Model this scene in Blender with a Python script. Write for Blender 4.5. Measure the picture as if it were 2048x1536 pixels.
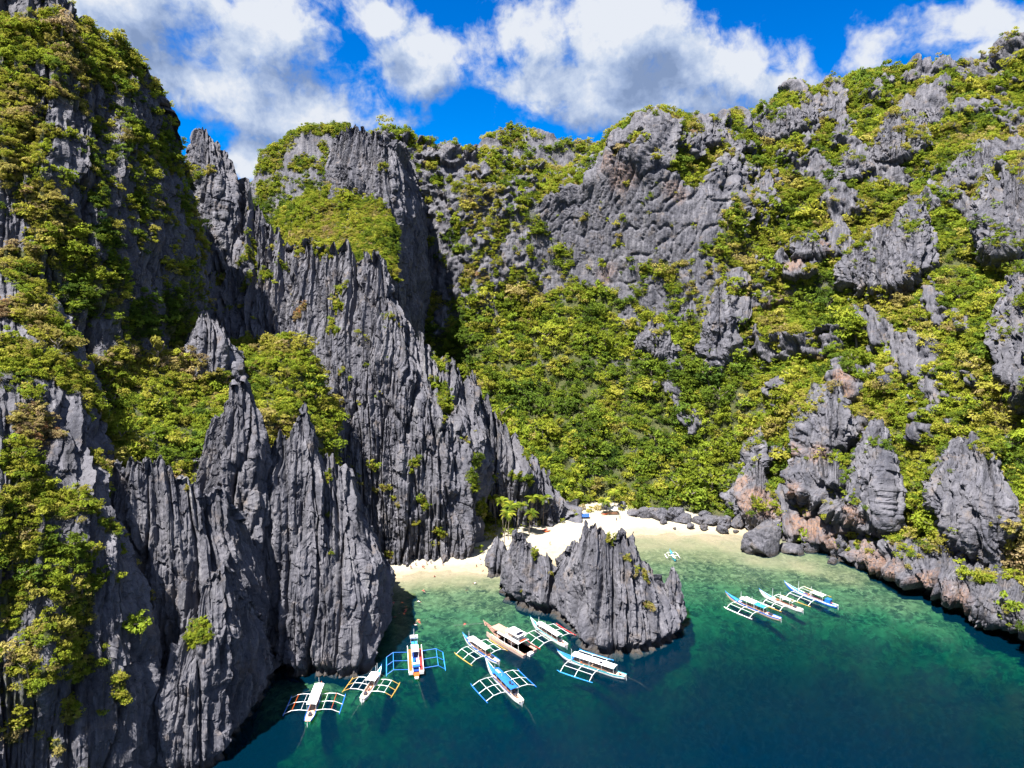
import bpy, bmesh, math, random
import numpy as np
from mathutils import Vector, Matrix
from mathutils.bvhtree import BVHTree

for _o in list(bpy.data.objects):
    bpy.data.objects.remove(_o, do_unlink=True)
SC = bpy.context.scene
COL = SC.collection
R = math.radians
random.seed(11)

# ------------------------------------------------------------------ camera
CAM_H = 110.0            # a drone about 110 m above the water
PITCH = R(8.0)           # looking slightly down
FPX = 1384.0             # focal length in pixels of the 2048 px wide photograph
cam_d = bpy.data.cameras.new('camera')
cam_d.sensor_width = 36.0
cam_d.lens = 36.0 * FPX / 2048.0
cam_d.clip_start = 1.0
cam_d.clip_end = 20000.0
cam = bpy.data.objects.new('camera', cam_d)
COL.objects.link(cam)
cam.location = (0, 0, CAM_H)
cam.rotation_euler = (R(90) - PITCH, 0, 0)
SC.camera = cam

# ------------------------------------------------------------------ sun, exposure
SUN_DIR = Vector((-0.80, -0.70, 2.30)).normalized()      # towards the sun
SUN_EL = math.asin(SUN_DIR.z)
SUN_AZ = math.atan2(SUN_DIR.x, SUN_DIR.y)
sun_d = bpy.data.lights.new('sun', 'SUN')
sun_d.energy = 5.0
sun_d.angle = R(0.53)
sun_d.color = (1.0, 0.955, 0.88)
sun = bpy.data.objects.new('sun', sun_d)
COL.objects.link(sun)
sun.location = (-200, -100, 400)
sun.rotation_euler = SUN_DIR.to_track_quat('Z', 'Y').to_euler()
SC.view_settings.view_transform = 'Standard'
SC.view_settings.look = 'None'
SC.view_settings.gamma = 1.0
SC.view_settings.exposure = 1.85
SC.view_settings.use_curve_mapping = False
SC.render.engine = 'CYCLES'
SC.cycles.max_bounces = 5
SC.cycles.diffuse_bounces = 3
SC.cycles.glossy_bounces = 2
SC.cycles.transmission_bounces = 2
SC.cycles.transparent_max_bounces = 8
SC.cycles.volume_bounces = 0
SC.cycles.sample_clamp_direct = 6.0
SC.cycles.sample_clamp_indirect = 3.0
SC.cycles.caustics_reflective = False
SC.cycles.caustics_refractive = False
SC.cycles.use_adaptive_sampling = True
SC.cycles.adaptive_threshold = 0.02
SC.cycles.use_denoising = True
SC.cycles.denoiser = 'OPENIMAGEDENOISE'
SC.cycles.denoising_input_passes = 'RGB_ALBEDO_NORMAL'
SC.cycles.denoising_prefilter = 'ACCURATE'

# pixel of the photograph -> world
FWD = np.array((0, math.cos(PITCH), -math.sin(PITCH)))
UPV = np.array((0, math.sin(PITCH), math.cos(PITCH)))
RGT = np.array((1.0, 0, 0))
CP = np.array((0, 0, CAM_H))


def ray(px, py):
    d = FWD * FPX + RGT * (px - 1024.0) + UPV * (768.0 - py)
    return d / np.linalg.norm(d)


def at(px, py, Y):
    """the place seen at a pixel, Y metres ahead of the camera"""
    d = ray(px, py)
    return CP + d * (Y / d[1])


def on(px, py, z=0.0):
    """the place seen at a pixel, on the level z"""
    d = ray(px, py)
    return CP + d * ((z - CAM_H) / d[2])


def project(p):
    q = np.asarray(p, dtype=np.float64) - CP
    x = q[..., 0]
    y = q[..., 1] * UPV[1] + q[..., 2] * UPV[2]
    z = q[..., 1] * FWD[1] + q[..., 2] * FWD[2]
    z = np.maximum(z, 1e-3)
    return 1024 + FPX * x / z, 768 - FPX * y / z, z


# ------------------------------------------------------------------ node helpers
def new_mat(name):
    m = bpy.data.materials.new(name)
    m.use_nodes = True
    nt = m.node_tree
    for n in list(nt.nodes):
        nt.nodes.remove(n)
    return m, nt


def N(nt, typ, **kw):
    n = nt.nodes.new(typ)
    for k, v in kw.items():
        if k == 'inp':
            for a, b in v.items():
                n.inputs[a].default_value = b
        else:
            setattr(n, k, v)
    return n


def L(nt, a, b):
    nt.links.new(a, b)


def math_n(nt, op, a, b=None, c=None, clamp=False):
    n = nt.nodes.new('ShaderNodeMath')
    n.operation = op
    n.use_clamp = clamp
    for i, v in enumerate((a, b, c)):
        if v is None:
            continue
        if isinstance(v, (int, float)):
            n.inputs[i].default_value = v
        else:
            nt.links.new(v, n.inputs[i])
    return n.outputs[0]


def ramp(nt, fac, stops, interp='LINEAR'):
    n = nt.nodes.new('ShaderNodeValToRGB')
    n.color_ramp.interpolation = interp
    els = n.color_ramp.elements
    while len(els) < len(stops):
        els.new(0.5)
    for e, (p, c) in zip(els, stops):
        e.position = p
        e.color = (*c, 1) if len(c) == 3 else c
    nt.links.new(fac, n.inputs[0])
    return n.outputs[0]


def mixc(nt, fac, a, b, mode='MIX'):
    n = nt.nodes.new('ShaderNodeMix')
    n.data_type = 'RGBA'
    n.blend_type = mode
    for s, v in ((0, fac), (6, a), (7, b)):
        if isinstance(v, (int, float)):
            n.inputs[s].default_value = v
        elif isinstance(v, tuple):
            n.inputs[s].default_value = (*v, 1)
        else:
            nt.links.new(v, n.inputs[s])
    return n.outputs[2]


# ------------------------------------------------------------------ world: sky and clouds
def az_el(px, py):
    d = ray(px, py)
    return math.atan2(d[0], d[1]), math.asin(d[2])


def build_world():
    w = bpy.data.worlds.new('World')
    SC.world = w
    w.use_nodes = True
    nt = w.node_tree
    for n in list(nt.nodes):
        nt.nodes.remove(n)
    sky = N(nt, 'ShaderNodeTexSky')
    sky.sky_type = 'NISHITA'
    sky.sun_disc = False
    sky.sun_elevation = SUN_EL
    sky.sun_rotation = SUN_AZ
    sky.altitude = 1200
    sky.air_density = 1.0
    sky.dust_density = 0.1
    sky.ozone_density = 6.0
    hs = N(nt, 'ShaderNodeHueSaturation', inp={'Saturation': 2.0, 'Value': .35, 'Hue': .512})
    L(nt, sky.outputs[0], hs.inputs['Color'])
    # cloud cover as a function of the direction
    g = bpy.data.node_groups.new('cloud_cover', 'ShaderNodeTree')
    g.interface.new_socket('P', in_out='INPUT', socket_type='NodeSocketVector')
    g.interface.new_socket('D', in_out='OUTPUT', socket_type='NodeSocketFloat')
    gi = g.nodes.new('NodeGroupInput')
    go = g.nodes.new('NodeGroupOutput')
    P = gi.outputs[0]
    warp = N(g, 'ShaderNodeTexNoise', noise_dimensions='3D', inp={'Scale': 5.0, 'Detail': 5.0, 'Roughness': 0.6})
    L(g, P, warp.inputs['Vector'])
    wv = N(g, 'ShaderNodeVectorMath', operation='SUBTRACT')
    L(g, warp.outputs['Color'], wv.inputs[0])
    wv.inputs[1].default_value = (0.5, 0.5, 0.5)
    ws = N(g, 'ShaderNodeVectorMath', operation='SCALE')
    L(g, wv.outputs[0], ws.inputs[0])
    ws.inputs['Scale'].default_value = 0.16
    wa = N(g, 'ShaderNodeVectorMath', operation='ADD')
    L(g, P, wa.inputs[0])
    L(g, ws.outputs[0], wa.inputs[1])
    PW = wa.outputs[0]
    # cumulus masses seen over the ridges: centre, half sizes in pixels, weight
    blobs = [(250, 30, 300, 150, 1.0), (520, 60, 170, 130, 1.0), (430, 190, 300, 75, .95), (600, 240, 280, 60, .9),
             (740, 40, 90, 60, .7), (830, 120, 120, 85, .9), (1010, 60, 130, 60, .72), (1220, 60, 230, 110, 1.1), (1130, 170, 190, 90, 1.0),
             (1380, 160, 260, 110, 1.1), (1560, 170, 110, 70, .85), (1250, 240, 260, 50, .8), (1760, 120, 100, 60, .9),
             (1960, 50, 120, 55, .95), (2060, 60, 130, 70, .95), (1950, 140, 120, 40, .6), (520, 320, 160, 50, .8),
             (-250, 60, 320, 160, 1.0), (2350, 100, 250, 90, .9)]
    acc = None
    for bx, by, rx, ry, wt in blobs:
        az, el = az_el(bx, by)
        sb = N(g, 'ShaderNodeVectorMath', operation='SUBTRACT')
        L(g, PW, sb.inputs[0])
        sb.inputs[1].default_value = (az, el, 0)
        ml = N(g, 'ShaderNodeVectorMath', operation='MULTIPLY')
        L(g, sb.outputs[0], ml.inputs[0])
        k = math.cos(math.atan((bx - 1024) / FPX)) ** 2
        ml.inputs[1].default_value = (FPX / rx / max(k, .5), FPX / ry, 0)
        ln = N(g, 'ShaderNodeVectorMath', operation='LENGTH')
        L(g, ml.outputs[0], ln.inputs[0])
        v = math_n(g, 'MULTIPLY_ADD', ln.outputs['Value'], -wt, wt)
        v = math_n(g, 'MAXIMUM', v, -0.6)
        acc = v if acc is None else math_n(g, 'SMOOTH_MAX', acc, v, 0.25)
    # elsewhere broken cloud out of view, its cover thickened to lift the fill light
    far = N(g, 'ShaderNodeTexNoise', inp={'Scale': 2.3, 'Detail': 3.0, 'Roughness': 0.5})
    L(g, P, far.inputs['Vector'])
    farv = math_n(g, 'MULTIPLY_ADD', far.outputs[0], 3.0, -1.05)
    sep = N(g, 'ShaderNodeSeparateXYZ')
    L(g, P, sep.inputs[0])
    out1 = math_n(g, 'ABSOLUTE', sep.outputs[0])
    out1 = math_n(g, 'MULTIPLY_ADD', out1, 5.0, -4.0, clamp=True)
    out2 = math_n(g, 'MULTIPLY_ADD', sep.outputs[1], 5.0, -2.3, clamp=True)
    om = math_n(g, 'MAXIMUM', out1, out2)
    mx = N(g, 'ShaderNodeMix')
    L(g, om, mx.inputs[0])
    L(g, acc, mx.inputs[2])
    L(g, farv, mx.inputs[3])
    n1 = N(g, 'ShaderNodeTexNoise', inp={'Scale': 9.0, 'Detail': 9.0, 'Roughness': 0.58})
    L(g, P, n1.inputs['Vector'])
    n2 = N(g, 'ShaderNodeTexNoise', inp={'Scale': 24.0, 'Detail': 8.0, 'Roughness': 0.62})
    L(g, PW, n2.inputs['Vector'])
    d = math_n(g, 'MULTIPLY_ADD', n1.outputs[0], 2.4, -1.2)
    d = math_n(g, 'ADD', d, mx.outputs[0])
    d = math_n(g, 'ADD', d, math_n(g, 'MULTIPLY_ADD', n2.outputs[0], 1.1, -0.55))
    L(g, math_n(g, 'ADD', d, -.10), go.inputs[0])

    tc = N(nt, 'ShaderNodeTexCoord')
    sp = N(nt, 'ShaderNodeSeparateXYZ')
    L(nt, tc.outputs['Generated'], sp.inputs[0])
    az = math_n(nt, 'ARCTAN2', sp.outputs[0], sp.outputs[1])
    el = math_n(nt, 'ARCSINE', sp.outputs[2])
    cb = N(nt, 'ShaderNodeCombineXYZ')
    L(nt, az, cb.inputs[0])
    L(nt, el, cb.inputs[1])

    def cover(off):
        a = N(nt, 'ShaderNodeVectorMath', operation='ADD')
        L(nt, cb.outputs[0], a.inputs[0])
        a.inputs[1].default_value = off
        gn = nt.nodes.new('ShaderNodeGroup')
        gn.node_tree = g
        L(nt, a.outputs[0], gn.inputs[0])
        return gn.outputs[0]
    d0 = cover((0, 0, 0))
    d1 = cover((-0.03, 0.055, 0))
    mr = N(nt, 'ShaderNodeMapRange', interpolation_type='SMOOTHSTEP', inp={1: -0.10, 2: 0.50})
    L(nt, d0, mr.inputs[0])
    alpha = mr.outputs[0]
    dif = math_n(nt, 'SUBTRACT', d0, d1)
    thick = math_n(nt, 'MULTIPLY', d1, -0.24)
    lit = math_n(nt, 'MULTIPLY_ADD', dif, 0.80, 0.60)
    lit = math_n(nt, 'ADD', lit, thick, clamp=True)
    ccol = ramp(nt, lit, [(0.0, (0.066, 0.092, 0.150)), (0.35, (0.100, 0.130, 0.195)), (0.7, (0.160, 0.186, 0.235)), (1.0, (0.222, 0.234, 0.256))])
    SKY_K = 0.15
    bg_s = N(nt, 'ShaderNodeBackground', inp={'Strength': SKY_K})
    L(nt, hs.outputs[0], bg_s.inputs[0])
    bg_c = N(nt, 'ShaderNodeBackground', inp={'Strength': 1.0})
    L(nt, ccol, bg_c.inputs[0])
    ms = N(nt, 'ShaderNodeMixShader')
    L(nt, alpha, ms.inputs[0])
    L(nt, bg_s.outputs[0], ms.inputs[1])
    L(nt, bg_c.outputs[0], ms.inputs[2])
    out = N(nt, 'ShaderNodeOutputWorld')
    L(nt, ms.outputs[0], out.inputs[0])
    w.cycles.sampling_method = 'MANUAL'
    w.cycles.sample_map_resolution = 512


build_world()
# ------------------------------------------------------------------ numpy noise
_rs = np.random.RandomState(5)
_perm = np.concatenate([_rs.permutation(256)] * 2).astype(np.int32)
_g = _rs.normal(size=(256, 3))
_g = (_g / np.linalg.norm(_g, axis=1, keepdims=True)).astype(np.float32)


def perlin(x, y, z):
    x = np.asarray(x, np.float32); y = np.asarray(y, np.float32); z = np.asarray(z, np.float32)
    xf = np.floor(x); yf = np.floor(y); zf = np.floor(z)
    xi = xf.astype(np.int32) & 255; yi = yf.astype(np.int32) & 255; zi = zf.astype(np.int32) & 255
    x = x - xf; y = y - yf; z = z - zf
    u = x * x * (3 - 2 * x); v = y * y * (3 - 2 * y); w = z * z * (3 - 2 * z)

    def c(dx, dy, dz):
        h = _perm[_perm[_perm[(xi + dx) & 255] + ((yi + dy) & 255)] + ((zi + dz) & 255)]
        g = _g[h]
        return g[..., 0] * (x - dx) + g[..., 1] * (y - dy) + g[..., 2] * (z - dz)
    a = c(0, 0, 0); b = c(1, 0, 0); e = a + u * (b - a)
    a = c(0, 1, 0); b = c(1, 1, 0); f = a + u * (b - a)
    e = e + v * (f - e)
    a = c(0, 0, 1); b = c(1, 0, 1); h = a + u * (b - a)
    a = c(0, 1, 1); b = c(1, 1, 1); k = a + u * (b - a)
    h = h + v * (k - h)
    return e + w * (h - e)


def fbm(x, y, z, o=3, gain=0.5):
    s = 0; a = 1.0
    for i in range(o):
        s = s + a * perlin(x + 17.3 * i, y + 5.1 * i, z - 9.7 * i)
        x = x * 2.03; y = y * 2.03; z = z * 2.03; a *= gain
    return s


def ridged(x, y, z, o=3, gain=0.5):
    s = 0; a = 1.0
    for i in range(o):
        n = 1 - np.abs(perlin(x + 31.7 * i, y - 8.3 * i, z + 3.9 * i)) * 2.2
        s = s + a * n
        x = x * 2.1; y = y * 2.1; z = z * 2.1; a *= gain
    return s


def hash01(i, j, s):
    """random number of the cell (i, j)"""
    i0, j0 = int(i.min()), int(j.min())
    n, m = int(i.max()) - i0 + 1, int(j.max()) - j0 + 1
    a = np.arange(i0, i0 + n, dtype=np.int64)[:, None]; b = np.arange(j0, j0 + m, dtype=np.int64)[None, :]
    h = (a * 374761393 + b * 668265263 + s * 974634777) & 0xffffffff
    h = ((h ^ (h >> 13)) * 1274126177) & 0xffffffff
    h = h ^ (h >> 16)
    T = ((h & 0xffffff) / float(0x1000000)).astype(np.float32)
    return T[i - i0, j - j0]


def sstep(a, b, x):
    t = np.clip((x - a) / (b - a), 0, 1)
    return t * t * (3 - 2 * t)


def pinnacles(u, z, w, h, LL, seed, edge=1.5, step=.2):
    """relief of a wall grown over with pointed karst pinnacles; 0..1"""
    best = np.zeros(u.shape, np.float32)
    cu = np.floor(u / w).astype(np.int32); cz = np.floor(z / h).astype(np.int32)
    kmax = int(math.ceil(LL * 1.7 / h)) + 1
    for a in (-1, 0, 1):
        for k in range(kmax):
            i = cu + a; j = cz + k
            r1 = hash01(i, j, seed); r2 = hash01(i, j, seed + 7); r3 = hash01(i, j, seed + 13)
            t = ((j + r2) * h - z) / LL
            tc = np.clip(t, 0.0006, 1)
            ww = w * (0.40 + 0.5 * r3) * tc ** 0.6
            s = np.abs(u - (i + 0.5 + (r1 - 0.5) * 0.9) * w) / ww
            d = (0.45 + 0.55 * r3) * tc ** step * (1 - np.clip(s, 0, 1) ** edge) * np.clip((1.7 - t) / 0.7, 0, 1)
            best = np.maximum(best, np.where((t > 0) & (s < 1), d, 0))
    return best


# ------------------------------------------------------------------ sheets: rock faces laid through measured points
def catmull(P, n, ten=.42):
    """P (k, ...) -> resampled to the parameters n (array in 0..k-1)"""
    k = len(P)
    i = np.clip(np.floor(n).astype(int), 0, k - 2)
    t = (n - i)[(...,) + (None,) * (P.ndim - 1)]
    p1 = P[i]; p2 = P[i + 1]
    p0 = np.where((i == 0)[(...,) + (None,) * (P.ndim - 1)], 2 * p1 - p2, P[np.maximum(i - 1, 0)])
    p3 = np.where((i == k - 2)[(...,) + (None,) * (P.ndim - 1)], 2 * p2 - p1, P[np.minimum(i + 2, k - 1)])
    m1 = (p2 - p0) * ten; m2 = (p3 - p1) * ten
    t2 = t * t; t3 = t2 * t
    return (2 * t3 - 3 * t2 + 1) * p1 + (t3 - 2 * t2 + t) * m1 + (-2 * t3 + 3 * t2) * p2 + (t3 - t2) * m2


def even(P, step):
    """parameters along axis 0 that give a mean spacing of step"""
    k = len(P)
    f = np.linspace(0, k - 1, (k - 1) * 16 + 1)
    Q = catmull(P, f)
    d = np.linalg.norm(np.diff(Q, axis=0), axis=-1)
    while d.ndim > 1:
        d = np.percentile(d, 70, axis=-1)
    s = np.concatenate([[0], np.cumsum(d)])
    m = max(3, int(s[-1] / step) + 1)
    return np.interp(np.linspace(0, s[-1], m), s, f), s[-1]


SHEETS = {}


def sheet(name, cols, du, dv, thick, below=9.0, back_low=None, sharp=True):
    net = []
    nc = len(cols)
    for ci, c in enumerate(cols):
        pts = [at(*q) for q in c]
        b = pts[0].copy(); b[2] = min(b[2] - below, -1.5) if below > 0 else b[2] - 1.5
        dirn = pts[0] - pts[1]
        b[0] += np.clip(dirn[0], -1, 1) * .3; b[1] += 1.5 if name != 'hill' else 0
        row = [b] + pts
        crest = pts[-1]; base = pts[0]
        th = thick[ci] if isinstance(thick, (list, tuple)) else thick
        if th == 0:
            th = 1.5
        hgt = crest[2] - base[2]
        rad = crest[:2] / np.linalg.norm(crest[:2])
        for f, g in ((0.22, 0.3), (0.6, 0.75), (1.0, 1.05)):
            p = crest.copy()
            p[:2] += rad * th * f
            p[2] -= hgt * g
            if back_low is not None:
                p[2] = max(p[2], back_low)
            row.append(p)
        net.append(row)
    net = np.array(net)                      # C,R,3
    nrow = len(cols[0])
    pu, lu = even(net, du)
    A = catmull(net, pu)
    B = A.transpose(1, 0, 2)
    pv, lv = even(B, dv)
    M = catmull(B, pv, .2 if sharp else .42).transpose(1, 0, 2)    # nu,nv,3
    front = pv / nrow                        # 0 low row, 1 crest, >1 back
    gu = np.gradient(M, axis=0); gv = np.gradient(M, axis=1)
    nrm = np.cross(gu, gv)
    nrm /= np.maximum(np.linalg.norm(nrm, axis=-1, keepdims=True), 1e-6)
    seg = np.linalg.norm(np.diff(M[:, :, :2], axis=0), axis=-1)
    U = np.concatenate([np.zeros((1, M.shape[1])), np.cumsum(seg, axis=0)], axis=0)
    U = U - U[len(U) // 2: len(U) // 2 + 1]
    nr = M.shape[1]
    U0 = np.broadcast_to(U[:, int(nr * .18):int(nr * .5)].mean(1)[:, None], U.shape)
    SHEETS[name] = dict(M=M, n=nrm, front=np.broadcast_to(front, M.shape[:2]), U=U.astype(np.float32), U0=np.ascontiguousarray(U0, np.float32), du=du, dv=dv)
    return SHEETS[name]


# hillside: the valley floor, the wall behind it and the mountain on the right, as one slope
sheet('hill', [
    [(700, 1000, 345), (700, 900, 395), (700, 800, 435), (700, 650, 462), (700, 480, 476), (700, 350, 486), (700, 285, 515)],
    [(800, 985, 345), (800, 900, 395), (800, 800, 430), (800, 650, 455), (800, 480, 468), (800, 340, 478), (800, 290, 500)],
    [(950, 1020, 335), (950, 900, 375), (950, 780, 408), (950, 650, 434), (950, 480, 449), (950, 375, 460), (950, 318, 500)],
    [(1100, 1025, 329), (1100, 900, 365), (1100, 760, 400), (1100, 600, 434), (1100, 480, 446), (1100, 400, 454), (1100, 356, 495)],
    [(1190, 1027, 327), (1190, 900, 362), (1190, 760, 396), (1190, 610, 424), (1190, 480, 435), (1190, 370, 444), (1188, 326, 482)],
    [(1240, 1029, 326), (1240, 900, 358), (1240, 770, 390), (1240, 620, 416), (1240, 480, 427), (1240, 330, 437), (1238, 262, 478)],
    [(1330, 1033, 323), (1330, 910, 350), (1330, 790, 380), (1330, 650, 402), (1330, 500, 413), (1330, 330, 424), (1330, 242, 478)],
    [(1450, 1047, 315), (1450, 950, 335), (1450, 840, 355), (1450, 700, 380), (1450, 540, 400), (1450, 370, 432), (1450, 240, 490)],
    [(1520, 1066, 303), (1520, 960, 323), (1525, 820, 348), (1520, 670, 378), (1512, 510, 410), (1508, 370, 450), (1505, 240, 515)],
    [(1600, 1095, 286), (1600, 960, 304), (1600, 800, 334), (1600, 640, 374), (1600, 480, 412), (1600, 330, 462), (1600, 182, 530)],
    [(1750, 1145, 260), (1750, 1000, 276), (1750, 820, 308), (1750, 640, 350), (1750, 470, 396), (1750, 310, 456), (1750, 158, 545)],
    [(1900, 1196, 233), (1900, 1040, 248), (1900, 850, 276), (1900, 660, 318), (1900, 480, 370), (1900, 310, 432), (1900, 149, 535)],
    [(2048, 1252, 212), (2048, 1090, 224), (2048, 880, 250), (2048, 680, 292), (2048, 480, 345), (2048, 290, 405), (2048, 101, 500)],
    [(2250, 1335, 186), (2250, 1130, 198), (2250, 880, 224), (2250, 660, 270), (2250, 450, 322), (2250, 260, 375), (2250, 40, 470)],
    [(2500, 1430, 165), (2500, 1170, 178), (2500, 880, 206), (2500, 660, 252), (2500, 450, 305), (2500, 230, 355), (2500, 0, 450)],
], 0.95, 0.9, 150, back_low=20, sharp=False)
sheet('far_hill', [
    [(880, 420, 580), (880, 380, 600), (890, 340, 625), (900, 305, 640)],
    [(940, 420, 580), (940, 370, 600), (945, 320, 625), (950, 288, 640)],
    [(985, 420, 580), (985, 370, 600), (990, 310, 625), (990, 266, 645)],
    [(1035, 420, 580), (1035, 370, 600), (1035, 310, 625), (1035, 262, 648)],
    [(1085, 420, 580), (1085, 370, 600), (1085, 320, 625), (1085, 270, 648)],
    [(1130, 420, 580), (1130, 380, 600), (1130, 340, 625), (1130, 291, 640)],
    [(1200, 420, 570), (1200, 390, 590), (1200, 350, 610), (1200, 292, 630)],
    [(1280, 420, 570), (1280, 390, 590), (1280, 360, 610), (1280, 318, 630)],
], 1.1, 1.0, 90, below=0.0, back_low=60)
# rounded green hill, and the squared block with its shaded side
sheet('dome', [
    [(494, 540, 428), (499, 460, 438), (505, 400, 450), (512, 352, 464)],
    [(528, 560, 420), (527, 460, 432), (526, 390, 446), (527, 308, 468)],
    [(582, 560, 415), (581, 450, 430), (579, 370, 446), (577, 276, 472)],
    [(640, 550, 412), (638, 440, 428), (636, 350, 448), (634, 255, 474)],
    [(700, 540, 412), (700, 440, 428), (700, 350, 450), (698, 252, 476)],
], 0.7, 0.7, 40, back_low=40, sharp=False)
sheet('shelf', [
    [(545, 560, 356), (548, 480, 386), (550, 430, 412)],
    [(600, 540, 352), (602, 450, 386), (606, 395, 412)],
    [(660, 530, 347), (664, 440, 382), (668, 376, 408)],
    [(715, 530, 342), (720, 450, 372), (726, 390, 398)],
    [(765, 540, 340), (768, 470, 362), (772, 410, 386)],
    [(796, 560, 344), (796, 520, 358), (796, 470, 378)],
], 0.6, 0.6, 25, below=0.0, back_low=40, sharp=False)
sheet('block', [
    [(660, 450, 408), (661, 390, 412), (662, 340, 418), (664, 284, 428)],
    [(678, 470, 398), (676, 390, 404), (674, 320, 412), (672, 256, 424)],
    [(705, 490, 390), (703, 390, 398), (702, 320, 408), (702, 243, 420)],
    [(740, 500, 384), (740, 400, 392), (739, 330, 402), (738, 252, 416)],
    [(770, 510, 380), (768, 410, 388), (766, 340, 398), (764, 256, 412)],
    [(788, 560, 378), (787, 460, 386), (785, 370, 396), (782, 270, 412)],
    [(802, 620, 386), (800, 480, 396), (798, 390, 406), (794, 282, 424)],
    [(834, 650, 430), (835, 500, 442), (829, 390, 454), (810, 292, 472)],
    [(838, 650, 462), (840, 500, 468), (833, 390, 474), (815, 294, 486)],
], 0.55, 0.55, [12, 24, 34, 40, 42, 40, 34, 18, 10], back_low=40)
# big cliff on the left
sheet('left_cliff', [
    [(-420, 950, 165), (-420, 600, 180), (-420, 300, 200), (-420, -260, 240)],
    [(-200, 900, 180), (-200, 600, 195), (-200, 300, 215), (-200, -160, 250)],
    [(0, 850, 190), (0, 600, 205), (0, 300, 225), (0, -75, 258)],
    [(95, 850, 200), (95, 600, 215), (100, 300, 232), (118, -28, 265)],
    [(150, 850, 206), (150, 600, 222), (155, 320, 240), (160, 20, 270)],
    [(205, 850, 212), (205, 610, 229), (205, 330, 246), (210, 72, 276)],
    [(280, 850, 226), (280, 620, 244), (278, 350, 262), (278, 98, 288)],
    [(335, 850, 240), (332, 620, 258), (325, 380, 276), (322, 165, 298)],
    [(362, 850, 254), (360, 635, 272), (352, 430, 288), (348, 232, 308)],
    [(386, 850, 268), (384, 665, 284), (374, 480, 300), (362, 298, 316)],
    [(398, 850, 282), (396, 690, 300), (386, 530, 318), (372, 380, 336)],
    [(404, 850, 305), (404, 700, 325), (393, 580, 345), (376, 460, 362)],
], 0.55, 0.55, 90, back_low=20)
# shoulder of scrub between the left cliff and the front rocks
sheet('shoulder', [
    [(150, 960, 165), (150, 860, 190), (150, 720, 218)],
    [(210, 960, 178), (212, 850, 200), (220, 730, 226)],
    [(300, 950, 190), (310, 830, 212), (310, 720, 240)],
    [(390, 940, 203), (400, 825, 226), (400, 720, 254)],
    [(500, 900, 222), (505, 800, 242), (500, 700, 266)],
    [(585, 890, 236), (590, 780, 254), (590, 680, 272)],
    [(640, 900, 246), (640, 840, 256), (640, 740, 272)],
    [(670, 910, 252), (670, 880, 258), (670, 820, 270)],
], 0.6, 0.6, 25, sharp=False)
# near cliff in the lower left corner
sheet('near_cliff', [
    [(-500, 1900, 96), (-500, 1350, 104), (-500, 950, 116), (-500, 700, 150), (-500, 420, 185)],
    [(-230, 1780, 110), (-230, 1320, 118), (-230, 970, 129), (-230, 720, 158), (-230, 470, 190)],
    [(0, 1690, 123), (0, 1300, 130), (0, 1000, 140), (0, 760, 166), (0, 530, 196)],
    [(90, 1660, 127), (92, 1300, 134), (95, 1020, 145), (105, 800, 172), (110, 590, 205)],
    [(180, 1620, 132), (182, 1320, 139), (175, 1060, 149), (170, 860, 172), (180, 690, 210)],
    [(250, 1590, 137), (258, 1340, 144), (232, 1120, 152), (196, 965, 166), (215, 800, 205)],
    [(280, 1580, 142), (292, 1350, 149), (268, 1170, 157), (216, 1000, 171), (225, 880, 200)],
    [(284, 1560, 152), (299, 1350, 159), (276, 1180, 168), (222, 1010, 182), (228, 920, 204)],
    [(284, 1520, 172), (300, 1340, 178), (277, 1185, 186), (226, 1030, 194), (230, 950, 206)],
], 0.4, 0.4, 40)
# central karst ridge running down to the beach
sheet('karst_ridge', [
    [(395, 980, 245), (400, 770, 290), (410, 620, 330), (425, 500, 352)],
    [(440, 1000, 245), (440, 790, 286), (445, 610, 328), (452, 420, 366)],
    [(490, 1030, 248), (490, 800, 284), (490, 600, 326), (488, 350, 376)],
    [(525, 1060, 249), (525, 820, 281), (524, 620, 320), (520, 400, 364)],
    [(565, 1100, 250), (565, 850, 279), (560, 650, 314), (557, 440, 352)],
    [(650, 1125, 255), (650, 860, 278), (650, 660, 308), (648, 470, 344)],
    [(710, 1135, 258), (710, 880, 277), (710, 670, 304), (708, 480, 338)],
    [(765, 1134, 262), (765, 900, 277), (768, 690, 299), (768, 492, 334)],
    [(805, 1128, 264), (805, 920, 275), (806, 740, 294), (805, 590, 328)],
    [(850, 1122, 266), (850, 950, 275), (848, 800, 290), (845, 652, 324)],
    [(900, 1116, 268), (900, 970, 276), (900, 830, 290), (895, 690, 322)],
    [(930, 1108, 271), (930, 990, 279), (932, 860, 292), (926, 716, 322)],
    [(946, 1098, 277), (947, 990, 285), (948, 870, 297), (942, 735, 323)],
    [(957, 1066, 299), (957, 1000, 302), (958, 890, 307), (954, 750, 324)],
    [(990, 1062, 302), (990, 1000, 304), (990, 900, 309), (984, 788, 324)],
    [(1030, 1068, 300), (1030, 1010, 302), (1032, 930, 306), (1025, 850, 320)],
    [(1090, 1062, 304), (1090, 1020, 306), (1095, 980, 310), (1090, 922, 322)],
    [(1130, 1056, 306), (1130, 1035, 310), (1135, 1000, 314), (1130, 970, 324)],
    [(1160, 1046, 314), (1162, 1035, 317), (1162, 1026, 320), (1160, 1015, 325)],
    [(1176, 1043, 318), (1177, 1040, 320), (1177, 1037, 322), (1176, 1034, 326)],
], 0.45, 0.42, [60, 55, 45, 45, 50, 60, 60, 60, 50, 45, 45, 42, 40, 38, 34, 30, 25, 18, 10, 3])
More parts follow.
